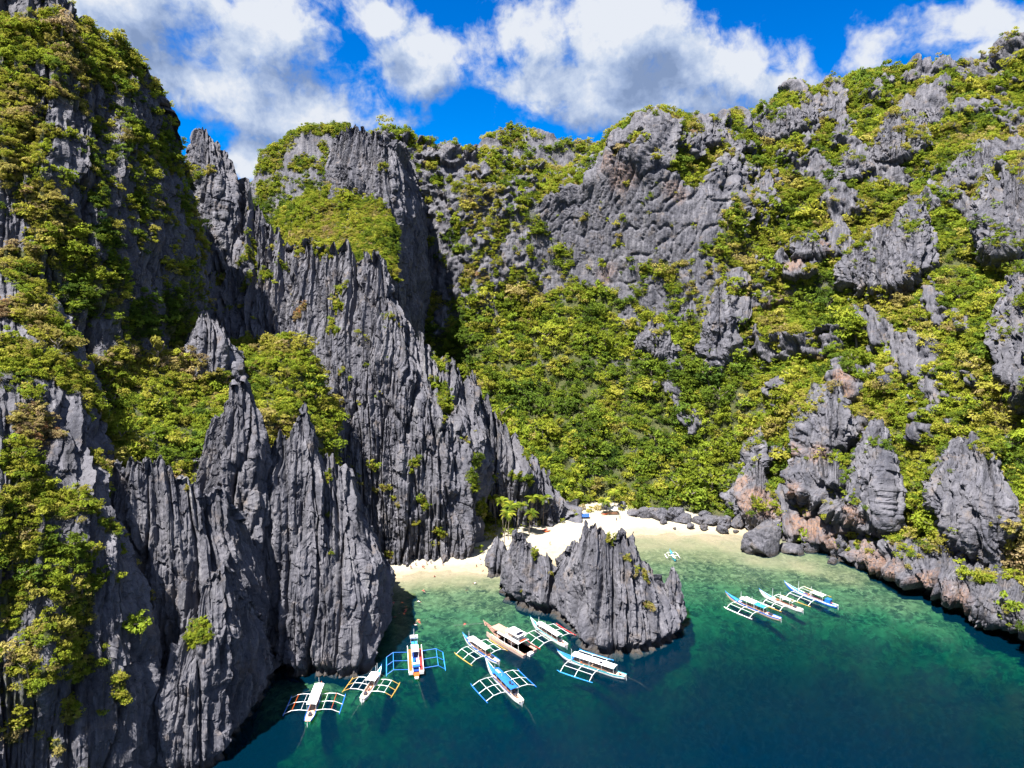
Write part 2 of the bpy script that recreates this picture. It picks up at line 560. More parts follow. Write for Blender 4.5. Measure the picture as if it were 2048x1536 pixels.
# pinnacle in the notch
sheet('notch_pinnacle', [
    [(376, 520, 350), (376, 400, 362), (377, 320, 372), (380, 275, 384)],
    [(388, 520, 345), (386, 400, 360), (386, 310, 372), (388, 255, 384)],
    [(412, 520, 343), (412, 400, 358), (410, 310, 371), (408, 247, 384)],
    [(440, 520, 343), (440, 400, 358), (436, 330, 371), (430, 272, 384)],
    [(464, 520, 346), (463, 420, 360), (460, 360, 372), (455, 300, 384)],
    [(482, 540, 350), (482, 470, 360), (480, 410, 372), (476, 344, 385)],
    [(500, 560, 352), (500, 480, 362), (498, 420, 374), (494, 372, 386)],
], 0.5, 0.5, [10, 25, 30, 30, 25, 20, 4], below=0.0, back_low=60)
# crag standing in the scrub of the shoulder
sheet('scrub_crag', [
    [(372, 745, 246), (373, 720, 248), (374, 690, 252)],
    [(392, 750, 243), (392, 690, 247), (392, 625, 255)],
    [(410, 750, 242), (408, 680, 247), (404, 606, 256)],
    [(440, 750, 243), (440, 690, 248), (432, 635, 256)],
    [(470, 750, 246), (468, 720, 249), (462, 670, 256)],
    [(482, 755, 250), (481, 740, 252), (478, 715, 256)],
], 0.4, 0.4, [4, 14, 16, 16, 14, 3], below=0.0, back_low=40)
# rocks in front, left of the lagoon
sheet('rock_tower', [
    [(370, 1170, 194), (370, 1050, 198), (370, 985, 200), (370, 930, 203)],
    [(398, 1170, 191), (400, 1050, 196), (412, 930, 201), (424, 828, 207)],
    [(440, 1170, 190), (445, 1000, 196), (448, 870, 203), (448, 768, 210)],
    [(468, 1170, 190), (470, 1000, 196), (470, 870, 203), (468, 742, 210)],
    [(508, 1170, 192), (508, 1000, 198), (506, 880, 204), (502, 754, 211)],
    [(538, 1170, 196), (538, 1020, 202), (533, 920, 208), (520, 810, 214)],
    [(550, 1180, 202), (551, 1060, 207), (546, 980, 211), (536, 880, 216)],
    [(554, 1200, 210), (555, 1100, 213), (552, 1030, 215), (546, 950, 219)],
], 0.32, 0.32, [6, 22, 28, 28, 28, 22, 12, 3])
sheet('shade_rock', [
    [(470, 1320, 188), (470, 1200, 194), (470, 1120, 199), (468, 1060, 204)],
    [(500, 1330, 189), (500, 1200, 195), (500, 1120, 200), (500, 1075, 206)],
    [(535, 1340, 190), (535, 1220, 198), (535, 1150, 203), (535, 1100, 208)],
    [(575, 1335, 196), (575, 1240, 200), (572, 1180, 205), (565, 1120, 210)],
], 0.35, 0.35, 20)
sheet('lagoon_rock', [
    [(536, 1300, 199), (536, 1180, 204), (536, 1000, 209), (536, 885, 216)],
    [(552, 1338, 189), (550, 1180, 195), (548, 1000, 204), (548, 862, 213)],
    [(585, 1346, 186), (580, 1180, 193), (576, 1000, 203), (574, 850, 213)],
    [(625, 1346, 186), (620, 1180, 193), (614, 1000, 204), (606, 786, 217)],
    [(660, 1346, 186), (660, 1190, 193), (650, 1050, 203), (640, 880, 217)],
    [(700, 1349, 185), (700, 1210, 192), (695, 1080, 202), (688, 912, 219)],
    [(732, 1338, 188), (730, 1220, 196), (727, 1110, 206), (718, 965, 224)],
    [(744, 1280, 203), (748, 1210, 209), (748, 1130, 217), (738, 1035, 231)],
    [(758, 1200, 233), (760, 1170, 236), (760, 1140, 238), (756, 1098, 244)],
    [(764, 1165, 250), (765, 1155, 251), (764, 1150, 252), (762, 1140, 254)],
], 0.3, 0.3, [3, 22, 30, 32, 30, 30, 26, 16, 8, 2])
sheet('front_rock', [
    [(230, 1480, 160), (225, 1200, 166), (218, 1000, 173), (215, 915, 177)],
    [(282, 1500, 156), (272, 1200, 164), (264, 1020, 170), (256, 903, 176)],
    [(350, 1500, 156), (345, 1220, 164), (335, 1050, 171), (322, 913, 178)],
    [(425, 1480, 158), (415, 1240, 165), (407, 1080, 172), (395, 953, 180)],
    [(485, 1430, 165), (470, 1240, 171), (458, 1100, 176), (446, 966, 183)],
    [(530, 1345, 182), (515, 1240, 184), (495, 1120, 186), (476, 1015, 189)],
    [(546, 1335, 189), (538, 1270, 190), (522, 1180, 191), (495, 1085, 193)],
], 0.28, 0.28, [4, 20, 24, 24, 20, 10, 2])
sheet('corner_rock', [
    [(281, 1545, 147), (283, 1490, 148), (286, 1440, 149), (290, 1375, 151)],
    [(305, 1550, 144), (306, 1470, 146), (310, 1400, 149), (318, 1330, 153)],
    [(350, 1550, 143), (352, 1460, 146), (358, 1370, 150), (368, 1255, 156)],
    [(400, 1540, 145), (405, 1400, 150), (410, 1260, 156), (418, 1135, 163)],
    [(440, 1500, 151), (452, 1380, 155), (460, 1250, 160), (465, 1126, 167)],
    [(478, 1440, 162), (492, 1360, 164), (498, 1270, 168), (497, 1185, 172)],
    [(530, 1360, 180), (534, 1335, 181), (533, 1305, 182), (526, 1262, 183)],
    [(545, 1345, 187), (546, 1330, 188), (545, 1320, 188), (541, 1300, 189)],
], 0.25, 0.25, [3, 12, 18, 20, 18, 14, 6, 2])
# sea stack between the two lagoons
sheet('sea_stack', [
    [(1012, 1194, 234), (1012, 1185, 235), (1013, 1172, 236), (1014, 1152, 238)],
    [(1026, 1204, 231), (1024, 1165, 233), (1022, 1110, 236), (1021, 1064, 239)],
    [(1046, 1214, 227), (1044, 1165, 230), (1042, 1110, 233), (1040, 1054, 236)],
    [(1080, 1224, 224), (1078, 1180, 227), (1076, 1130, 230), (1072, 1080, 234)],
    [(1108, 1230, 222), (1108, 1190, 225), (1106, 1155, 228), (1104, 1118, 232)],
    [(1135, 1246, 216), (1135, 1190, 220), (1132, 1140, 224), (1128, 1083, 229)],
    [(1160, 1280, 204), (1158, 1200, 210), (1155, 1120, 215), (1152, 1068, 222)],
    [(1190, 1302, 198), (1187, 1200, 204), (1184, 1110, 210), (1180, 1031, 217)],
    [(1225, 1313, 195), (1222, 1220, 201), (1222, 1130, 207), (1222, 1056, 214)],
    [(1265, 1308, 196), (1262, 1220, 202), (1258, 1130, 208), (1252, 1050, 214)],
    [(1305, 1294, 200), (1303, 1230, 204), (1298, 1165, 209), (1292, 1100, 215)],
    [(1335, 1278, 205), (1334, 1240, 208), (1328, 1200, 212), (1318, 1142, 217)],
    [(1345, 1262, 210), (1345, 1250, 211), (1343, 1235, 213), (1336, 1200, 217)],
], 0.28, 0.28, [3, 14, 18, 18, 20, 26, 30, 34, 34, 32, 28, 18, 3])
sheet('side_spire', [
    [(1326, 1262, 209), (1327, 1245, 211), (1328, 1225, 213), (1330, 1200, 215)],
    [(1338, 1262, 209), (1338, 1230, 212), (1339, 1190, 215), (1341, 1142, 219)],
    [(1350, 1258, 210), (1350, 1225, 213), (1349, 1180, 216), (1347, 1128, 220)],
    [(1363, 1250, 212), (1362, 1225, 214), (1359, 1190, 217), (1354, 1155, 220)],
    [(1369, 1244, 214), (1368, 1235, 215), (1365, 1220, 216), (1360, 1200, 219)],
], 0.25, 0.25, [2, 8, 9, 8, 2])
sheet('beach_spire', [
    [(978, 1150, 254), (979, 1135, 256), (980, 1120, 258), (982, 1100, 260)],
    [(988, 1152, 253), (988, 1120, 256), (988, 1090, 259), (990, 1073, 261)],
    [(1000, 1153, 253), (1000, 1120, 256), (999, 1090, 259), (998, 1070, 261)],
    [(1012, 1152, 253), (1012, 1130, 255), (1011, 1110, 257), (1008, 1090, 260)],
    [(1022, 1150, 254), (1022, 1140, 255), (1021, 1130, 257), (1019, 1115, 259)],
], 0.25, 0.25, [2, 7, 8, 7, 2])

def coarse(names):
    """light copy of the sheets, to find where a pixel's sight line meets the land"""
    v, f = [], []
    for n in names:
        q_ = SHEETS[n]
        k = max(1, int(2.6 / q_['du']))
        iu = np.unique(np.append(np.arange(0, q_['M'].shape[0], k), q_['M'].shape[0] - 1))
        iv = np.unique(np.append(np.arange(0, q_['M'].shape[1], k), q_['M'].shape[1] - 1))
        Q = q_['M'][np.ix_(iu, iv)]
        o = len(v)
        a, b = Q.shape[:2]
        v.extend(map(tuple, Q.reshape(-1, 3)))
        for i in range(a - 1):
            for j in range(b - 1):
                q = o + i * b + j
                f.append((q, q + b, q + b + 1, q + 1))
    return BVHTree.FromPolygons(v, f)


# crags that stand out of the mountain: x, top y, foot y of each column; how far they stand out; how far the foot is undercut
HILL = coarse(['hill'])
CRAGS = [
    ('wedge crag', [(1668, 342, 356), (1684, 306, 366), (1710, 293, 362), (1735, 290, 345), (1746, 304, 330)], 5, 3),
    ('cave crag', [(1742, 300, 318), (1756, 250, 333), (1780, 226, 337), (1812, 217, 326), (1838, 214, 316), (1852, 240, 298)], 7, 6),
    ('high crag', [(1847, 226, 244), (1870, 199, 253), (1896, 195, 250), (1908, 216, 238)], 5, 2),
    ('blocky crag', [(1678, 524, 552), (1695, 490, 575), (1720, 470, 589), (1745, 450, 591), (1775, 438, 593), (1802, 408, 590), (1826, 377, 580), (1848, 396, 558), (1858, 452, 516)], 7, 4),
    ('leaning slab', [(1911, 322, 345), (1924, 296, 374), (1955, 280, 383), (1986, 271, 352), (1998, 286, 328)], 6, 4),
    ('great slab', [(1953, 392, 420), (1964, 368, 472), (1980, 348, 526), (2012, 328, 530), (2046, 308, 505), (2092, 298, 480), (2150, 298, 470), (2175, 330, 430)], 9, 3),
    ('edge slab', [(1997, 610, 690), (2004, 572, 762), (2025, 545, 802), (2062, 528, 832), (2122, 520, 840), (2155, 570, 800)], 8, 3),
    ('gully fin', [(1594, 856, 896), (1604, 802, 930), (1630, 768, 938), (1656, 758, 930), (1682, 770, 902), (1692, 806, 876)], 7, 4),
    ('overhang crag', [(1586, 915, 985), (1606, 884, 1008), (1648, 888, 1024), (1690, 926, 1046), (1722, 958, 1058), (1740, 1000, 1048)], 9, 9),
    ('smooth fin', [(1712, 905, 1000), (1725, 850, 1056), (1750, 828, 1072), (1774, 850, 1066), (1788, 905, 1026)], 8, 2),
    ('low face', [(1870, 936, 980), (1888, 890, 1052), (1920, 868, 1104), (1950, 850, 1134), (1982, 868, 1134), (2000, 920, 1102), (2008, 985, 1058)], 6, 2),
    ('ridge crag', [(1500, 254, 266), (1518, 240, 276), (1545, 226, 286), (1572, 211, 279), (1600, 204, 262), (1622, 198, 250), (1634, 212, 238)], 5, 1),
    ('saddle crag', [(1330, 258, 272), (1350, 241, 291), (1380, 246, 302), (1410, 239, 296), (1442, 241, 291), (1470, 262, 300), (1492, 282, 298)], 4, 1),
    ('small crag', [(1433, 334, 345), (1450, 310, 353), (1480, 311, 356), (1503, 332, 348)], 4, 2),
    ('tilted crag', [(1494, 388, 402), (1510, 362, 426), (1540, 364, 431), (1560, 384, 426), (1568, 402, 414)], 5, 3),
    ('rusty crag', [(1466, 966, 1000), (1480, 930, 1036), (1506, 905, 1052), (1530, 930, 1060), (1546, 980, 1062), (1558, 1014, 1052)], 5, 2),
    ('thin fin', [(1498, 894, 920), (1508, 850, 952), (1520, 844, 946), (1530, 884, 920)], 4, 1),
    ('hood crag', [(1584, 482, 498), (1600, 461, 516), (1630, 454, 514), (1656, 464, 506), (1668, 482, 496)], 6, 7),
    ('shore ledge', [(1700, 1098, 1116), (1730, 1074, 1132), (1768, 1066, 1146), (1800, 1056, 1162), (1840, 1072, 1182), (1890, 1086, 1202), (1950, 1108, 1228), (2010, 1140, 1254), (2080, 1190, 1290), (2150, 1225, 1312), (2170, 1260, 1300)], 6, 5),
    ('grey strip', [(1408, 680, 710), (1416, 610, 742), (1432, 570, 748), (1450, 560, 720), (1462, 600, 680)], 4, 1),
    ('pale strip', [(1280, 670, 690), (1296, 640, 712), (1320, 640, 722), (1345, 660, 722), (1356, 690, 710)], 4, 1),
]
for nm, cols, stand, under in CRAGS:
    net = []
    for j, (x, yt, yb) in enumerate(cols):
        d = ray(x, yb)
        h0 = HILL.ray_cast(Vector(CP), Vector(d))[0]
        pb = np.array(h0) if h0 is not None else on(x, yb, 0.0)
        if pb[2] < .3:
            pb = on(x, yb, .3)
        h1 = HILL.ray_cast(Vector(CP), Vector(ray(x, yt)))[0]
        Yb = pb[1]
        Yt = h1[1] if h1 is not None else Yb + 30
        Yt = min(max(Yt, Yb + 2), Yb + 60)
        e = 0.35 if j in (0, len(cols) - 1) else 1.0
        D = Yt - Yb
        net.append([(x, yb, Yb - stand * .3 * e + under * .6 * e), (x, yb - (yb - yt) * .16, Yb - stand * e), (x, yb - (yb - yt) * .55, Yb + D * .22 - stand * e), (x, yt, Yb + D * .72 - stand * .5 * e)])
    sheet(nm, net, .42, .42, [6] + [16] * (len(cols) - 2) + [6], below=0.0)
LAND = coarse(SHEETS)


def hit(px, py):
    """first land met on the sight line through a pixel"""
    d = ray(px, py)
    loc, nrm, idx, dist = LAND.ray_cast(Vector(CP), Vector(d))
    if loc is None or (d[2] < 0 and CAM_H / -d[2] < dist):
        return on(px, py) if d[2] < 0 else None
    return np.array(loc)


def seeds(lst):
    """(px, py, radius in px, ...) -> world centre, world radius, ..."""
    out = []
    for q in lst:
        p = hit(q[0], q[1])
        if p is None:
            continue
        depth = project(p)[2]
        out.append((p, q[2] * float(depth) / FPX) + tuple(q[3:]))
    return out


def warped(P):
    x, y, z = P[..., 0].astype(np.float32), P[..., 1].astype(np.float32), P[..., 2].astype(np.float32)
    a = 4.5 * fbm(x / 13, y / 13, z / 13, 4, .6)
    b = 4.5 * fbm(x / 13 + 40, y / 13 + 9, z / 13, 4, .6)
    return np.stack([x + a, y + b, z + .6 * (b - a)], -1).reshape(-1, 3)


def near(W, c, r):
    i = np.nonzero(np.abs(W[:, 0] - np.float32(c[0])) < r)[0]
    d2 = ((W[i] - c.astype(np.float32)) ** 2).sum(-1)
    k = d2 < r * r
    return i[k], np.sqrt(d2[k])


def spread(W, shape, sds, soft=0.35):
    """field on the (warped) points W: greatest weight of the patches they lie in"""
    f = np.zeros(len(W), np.float32)
    for s in sds:
        r = s[1]
        i, d = near(W, s[0], 1.35 * r)
        if len(i):
            v = (1 - sstep(1 - soft, 1 + soft, d / r)) * s[2]
            f[i] = np.maximum(f[i], v)
    return f.reshape(shape)
# ------------------------------------------------------------------ where scrub grows, where rock is bare (read off the photograph,
# each one carried to the place on the land where it is)
# px, py, radius px, density, tint (0 dark green .. .5 fresh green .. .75 olive .. 1 dry), size m
GREEN = [
    # left cliff
    (30, 60, 75, 1, .55, 3), (30, 180, 62, 1, .6, 3), (45, 260, 50, .9, .62, 3), (15, 330, 40, .9, .6, 3), (95, 40, 45, 1, .6, 3), (130, 95, 45, .9, .75, 3),
    (200, 75, 45, 1, .55, 2.5), (205, 120, 36, .9, .55, 2.5), (262, 115, 28, .9, .5, 2.5), (240, 150, 26, .8, .5, 2.5), (155, 160, 26, .9, .8, 2.5),
    (155, 210, 20, .8, .75, 2.5), (192, 150, 22, .8, .5, 2.5), (186, 250, 16, .9, .3, 2.5), (188, 330, 18, .9, .3, 3), (186, 400, 22, 1, .2, 3),
    (198, 480, 30, 1, .2, 3), (210, 545, 28, 1, .25, 3), (265, 262, 28, .8, .5, 2.5), (292, 300, 26, .8, .5, 2.5), (330, 322, 22, .8, .55, 2.5),
    (270, 322, 22, .7, .6, 2.5), (322, 270, 18, .7, .5, 2.5), (240, 285, 14, .7, .6, 2), (268, 372, 16, .7, .5, 2), (300, 210, 16, .5, .5, 2),
    (60, 440, 50, 1, .7, 3), (85, 415, 36, 1, .7, 3), (112, 475, 36, 1, .6, 3), (140, 530, 34, .9, .5, 3), (150, 605, 38, .9, .25, 3.5), (222, 560, 30, .9, .35, 3),
    (350, 560, 26, .6, .4, 3), (330, 612, 32, .9, .25, 3.5), (400, 545, 26, .9, .65, 3), (412, 592, 26, .9, .6, 3), (270, 642, 42, 1, .2, 3.5), (340, 655, 42, 1, .25, 3.5),
    (60, 330, 30, .8, .6, 3), (405, 350, 14, .7, .6, 2), (425, 345, 12, .7, .7, 2),
    # near cliff
    (8, 520, 20, 1, 1.2, 3), (20, 612, 24, 1, 1.05, 3), (40, 540, 30, 1, .7, 3), (50, 620, 30, 1, .75, 3), (60, 560, 40, 1, .6, 3.5), (100, 640, 60, 1, .6, 3.5), (40, 720, 60, 1, .5, 3.5), (130, 740, 60, 1, .6, 3.5),
    (220, 740, 45, 1, .65, 3), (60, 850, 45, 1, .9, 3), (190, 800, 40, 1, .6, 3), (240, 860, 35, .8, .5, 3),
    (60, 965, 55, 1, .52, 2.6), (120, 990, 42, 1, .5, 2.6), (25, 910, 40, .9, .5, 2.6), (190, 935, 30, 1, .52, 2.2), (202, 965, 26, 1, .52, 2.2), (40, 1030, 36, .9, .55, 2.4),
    (70, 1085, 38, .9, .6, 2.4), (112, 1110, 34, 1, .4, 2.4), (150, 1130, 36, .9, .4, 2.4), (48, 1165, 26, .8, .55, 2.2), (168, 1020, 20, .8, .45, 2),
    (150, 1222, 34, .95, .62, 2.2), (135, 1285, 36, .95, .62, 2.2), (162, 1330, 26, .95, .55, 2), (112, 1262, 22, .8, .65, 2), (225, 1370, 22, .95, .6, 2),
    (38, 1362, 18, .8, .65, 2), (145, 1412, 20, .8, .6, 2), (212, 1452, 13, .8, .5, 1.8), (60, 1305, 16, .7, .8, 1.8), (240, 1172, 18, .8, .5, 2), (258, 1240, 16, .8, .3, 2),
    (165, 1520, 8, .8, .6, 1.5), (25, 1250, 14, .5, .5, 1.8),
    (28, 1105, 36, .9, .55, 2.2), (18, 1205, 32, .9, .6, 2), (92, 1185, 30, .9, .55, 2.2), (95, 1345, 24, .9, .6, 2), (60, 1425, 22, .85, .6, 2), (182, 1180, 24, .9, .5, 2.2), (190, 1420, 18, .9, .6, 1.8),
    (20, 1465, 18, .8, .6, 1.8), (110, 1480, 16, .8, .55, 1.8), (235, 1110, 18, .9, .5, 2), (205, 1060, 22, .9, .5, 2.2), (80, 1260, 22, .9, .65, 2),
    # front rocks
    (383, 1240, 20, 1, .5, 2), (378, 1262, 15, 1, .5, 2), (330, 1305, 12, 1, .7, 1.6), (345, 1290, 8, .8, .7, 1.5), (390, 972, 8, .7, .7, 1.3), (316, 1345, 8, .7, .6, 1.3),
    # shoulder
    (365, 855, 50, 1, .55, 3.2), (350, 790, 42, 1, .65, 3), (432, 790, 44, 1, .6, 3), (560, 745, 48, 1, .52, 3), (545, 805, 36, 1, .52, 3), (600, 720, 26, 1, .55, 3),
    (470, 690, 18, .9, .52, 2.5), (500, 690, 18, 1, .52, 2.5), (300, 780, 45, 1, .5, 3), (280, 850, 40, 1, .5, 3), (620, 800, 20, .9, .5, 2.5), (655, 938, 16, 1, .6, 2.4),
    (390, 740, 26, .9, .9, 2.6),
    # karst ridge
    (535, 530, 18, 1, .5, 2.4), (500, 500, 14, .8, .5, 2), (505, 465, 10, .6, .5, 2), (680, 600, 11, .9, .5, 2), (675, 645, 11, .9, .5, 2), (682, 562, 9, .8, .5, 2),
    (610, 605, 14, .8, 1, 2), (823, 930, 14, 1, .5, 2), (741, 928, 8, .8, .5, 1.6), (762, 970, 11, .8, .6, 1.8), (745, 990, 10, .8, .65, 1.8), (885, 752, 20, 1, .45, 2.2),
    (880, 700, 14, .9, .5, 2), (890, 785, 18, 1, .45, 2.2), (875, 825, 9, .8, .5, 1.8), (640, 480, 20, .9, .6, 2.2), (602, 470, 14, .8, .6, 2.2),
    (940, 925, 20, 1, .3, 2.6), (962, 955, 22, 1, .35, 2.8), (930, 960, 18, 1, .35, 2.6), (1024, 938, 8, .9, .45, 1.6), (1040, 915, 9, .9, .5, 1.6), (1038, 948, 10, .9, .3, 1.8),
    (878, 1066, 10, 1, .55, 1.8), (788, 1112, 9, 1, .68, 1.6), (842, 1002, 9, .9, .45, 1.6), (852, 1016, 8, .9, .45, 1.6), (950, 1022, 20, 1, .5, 2.6),
    (978, 1046, 22, 1, .55, 2.6), (1115, 925, 12, 1, .52, 2), (830, 1045, 6, .7, .6, 1.4), (720, 800, 6, .6, .6, 1.4), (690, 740, 8, .7, .7, 1.6),
    (500, 560, 10, .7, .5, 2), (565, 500, 12, .7, .5, 2), (445, 540, 14, .8, .6, 2.4), (650, 1090, 5, .8, .55, 1.4), (665, 1030, 6, .8, .55, 1.4), (790, 1000, 7, .7, .6, 1.5),
    # block
    (540, 382, 28, 1, .5, 3), (560, 425, 28, 1, .45, 3), (650, 385, 26, 1, .52, 3), (620, 425, 32, 1, .52, 3), (700, 445, 38, 1, .5, 2.6), (745, 470, 28, 1, .5, 2.6),
    (650, 300, 10, .9, .5, 2.5), (660, 330, 12, .9, .5, 2.5), (765, 330, 9, .8, .5, 2.5), (545, 330, 24, .8, .5, 2.8), (700, 400, 26, .9, .5, 2.6), (570, 300, 20, .7, .5, 2.5),
    (600, 330, 24, .7, .5, 2.5), (640, 262, 14, .9, .5, 2.5), (700, 243, 10, .9, .35, 2.5), (770, 420, 12, .8, .5, 2.4),
    # sea stack
    (1225, 1075, 7, 1, .55, 1.3), (1253, 1118, 6, 1, .66, 1.2), (1270, 1135, 8, 1, .66, 1.2), (1290, 1142, 8, 1, .66, 1.2), (1065, 1085, 8, 1, .58, 1.4),
    (1290, 1210, 9, 1, .66, 1.3), (1045, 1178, 5, .9, .55, 1.2), (1100, 1150, 4, .8, .55, 1.1),
    # fresh green bank behind the far beach
    (1310, 985, 42, 1, .5, 2.4), (1370, 975, 40, 1, .5, 2.4), (1430, 985, 35, 1, .52, 2.4), (1270, 960, 36, 1, .5, 2.4), (1340, 1010, 20, 1, .5, 2), (1430, 1015, 20, 1, .52, 2),
    (1605, 1080, 18, 1, .52, 1.5), (1630, 1068, 14, 1, .52, 1.5),
    (1820, 960, 32, 1, .5, 2.8), (1830, 1010, 36, 1, .5, 2.8), (1860, 1050, 34, 1, .42, 2.8), (1810, 990, 26, 1, .5, 2.8), (1970, 1150, 18, 1, .55, 2.4), (2010, 1100, 30, 1, .5, 2.6),
]
BARE = [
    (1150, 430, 62, .95), (1230, 400, 76, 1), (1310, 405, 76, 1), (1390, 430, 60, 1), (1200, 500, 56, .95), (1280, 480, 60, .95), (1350, 480, 50, .9), (1420, 400, 40, 1),
    (1110, 420, 36, .8), (1240, 545, 42, .9), (1210, 340, 40, .9), (1270, 335, 40, 1), (1310, 310, 36, .9), (1180, 545, 36, .85), (1255, 590, 18, .8),
    (1320, 680, 26, .9), (1430, 655, 34, .85), (1428, 720, 24, .9), (1472, 620, 34, .8), (1300, 650, 18, .8), (1470, 560, 28, .7),
    (1250, 290, 28, .9), (1345, 270, 18, .9), (1420, 262, 28, .9), (1390, 290, 26, .9), (1540, 242, 28, .9), (1580, 222, 36, .9), (1640, 215, 28, .9), (1500, 252, 22, .9),
    (1450, 322, 22, .9), (1520, 372, 26, .95), (1500, 412, 22, .9), (1540, 420, 18, .9), (1690, 330, 32, 1), (1760, 302, 42, 1), (1805, 275, 42, 1), (1780, 242, 34, .95),
    (1842, 232, 32, .95), (1870, 208, 36, .9), (1885, 180, 24, .9), (1940, 222, 34, .9), (1700, 300, 26, .9), (1770, 165, 16, .9), (1820, 162, 18, .9), (1660, 180, 16, .8),
    (1945, 330, 40, 1), (2000, 300, 36, 1), (2012, 372, 52, 1), (1990, 440, 46, 1), (1985, 500, 24, 1), (2045, 330, 46, 1), (2040, 420, 30, 1),
    (1650, 480, 32, 1), (1620, 512, 26, 1), (1600, 542, 30, 1), (1562, 522, 18, .9), (1740, 502, 46, 1), (1762, 552, 48, 1), (1802, 542, 40, 1), (1722, 560, 36, 1),
    (1820, 432, 26, 1), (1770, 442, 20, .9), (1822, 490, 32, 1), (2022, 600, 34, 1), (2032, 680, 40, 1), (2012, 722, 34, 1), (2042, 642, 36, 1), (2040, 760, 26, .9),
    (1745, 690, 18, .9), (1740, 742, 20, .9), (1640, 790, 36, .95), (1700, 782, 30, 1), (1640, 862, 40, 1), (1692, 850, 36, 1), (1742, 850, 36, .95), (1600, 922, 34, 1),
    (1650, 940, 42, 1), (1700, 962, 46, 1), (1762, 950, 34, 1), (1560, 770, 16, .9), (1552, 900, 12, .9), (1510, 880, 12, .9), (1490, 982, 22, .95), (1522, 1002, 32, 1),
    (1570, 1002, 36, 1), (1622, 1002, 36, 1), (1682, 1030, 42, 1), (1740, 1042, 34, 1), (1930, 902, 42, 1), (1962, 962, 42, 1), (1900, 962, 34, 1), (1972, 1022, 36, 1),
    (1930, 1062, 36, 1), (1842, 1130, 36, 1), (1900, 1162, 36, 1), (1950, 1165, 30, 1), (2002, 1190, 36, 1), (2032, 1232, 26, 1), (1792, 1100, 26, 1), (1980, 1112, 20, .9),
    (1650, 1060, 34, 1), (1590, 1050, 30, 1), (1720, 1090, 34, 1), (1780, 870, 20, .8), (1860, 870, 22, .8), (1850, 880, 20, .7),
    (1300, 1030, 14, 1), (1340, 1036, 12, 1), (1390, 1040, 12, 1), (1440, 1046, 14, 1),
    (900, 320, 26, .8), (870, 310, 26, .8), (960, 350, 24, .7), (850, 560, 26, .6), (880, 640, 20, .6), (920, 600, 20, .5), (980, 470, 18, .5), (1080, 520, 20, .6), (1000, 560, 18, .4),
    # bare faces of the left cliff
    (105, 230, 34, 1), (120, 320, 36, 1), (130, 410, 30, 1), (85, 140, 22, .8), (15, 450, 28, 1), (20, 400, 22, .9), (155, 470, 16, .9),
    (1300, 600, 56, .52), (1380, 620, 60, .55), (1450, 690, 56, .55), (1340, 715, 40, .5), (1500, 600, 46, .5), (1400, 540, 46, .6), (1250, 640, 26, .5),
    (880, 420, 56, .50), (950, 480, 60, .50), (1000, 400, 56, .46), (900, 560, 56, .52), (980, 560, 50, .48), (1040, 500, 44, .55), (850, 360, 40, .5), (870, 640, 40, .55), (1090, 560, 40, .5),
    (1560, 700, 44, .5), (1840, 640, 40, .45), (1600, 330, 50, .5), (1660, 400, 44, .45), (1880, 360, 40, .5), (1880, 640, 36, .5), (1800, 760, 46, .5), (1930, 780, 46, .5), (1850, 820, 40, .5),
]
RUST = [(1750, 1112, 26, .9), (1800, 1132, 24, .8), (1862, 1160, 26, .9), (1930, 1190, 24, .7), (1640, 905, 20, .7), (1600, 985, 20, .8), (1720, 1040, 18, .8), (1690, 790, 22, 1), (1702, 762, 18, 1), (1695, 832, 15, .9), (1590, 535, 20, .9), (1560, 592, 22, 1), (1545, 612, 15, .9), (1490, 960, 20, .9), (1512, 1000, 26, 1),
        (1540, 1012, 22, .9), (1620, 1042, 30, 1), (1642, 1052, 25, 1), (1600, 902, 18, .7), (1250, 360, 26, .6), (1230, 335, 18, .6), (1350, 378, 22, .5), (1690, 1082, 28, .8),
        (1860, 1152, 22, .6), (1215, 545, 22, .4), (1650, 510, 18, .8), (1560, 960, 18, .8), (1730, 1090, 24, .7), (1470, 470, 16, .6)]
CAVE = [(1648, 478, 15, 6), (1665, 985, 22, 9), (1690, 1000, 16, 7), (1770, 325, 14, 4), (1720, 1075, 12, 4), (1640, 965, 14, 5), (780, 1080, 8, 2), (940, 1080, 8, 2),
        (620, 1310, 10, 3), (575, 1325, 14, 4), (1790, 1110, 16, 4)]
S_GREEN, S_BARE, S_RUST, S_CAVE = seeds(GREEN), seeds(BARE), seeds(RUST), seeds(CAVE)

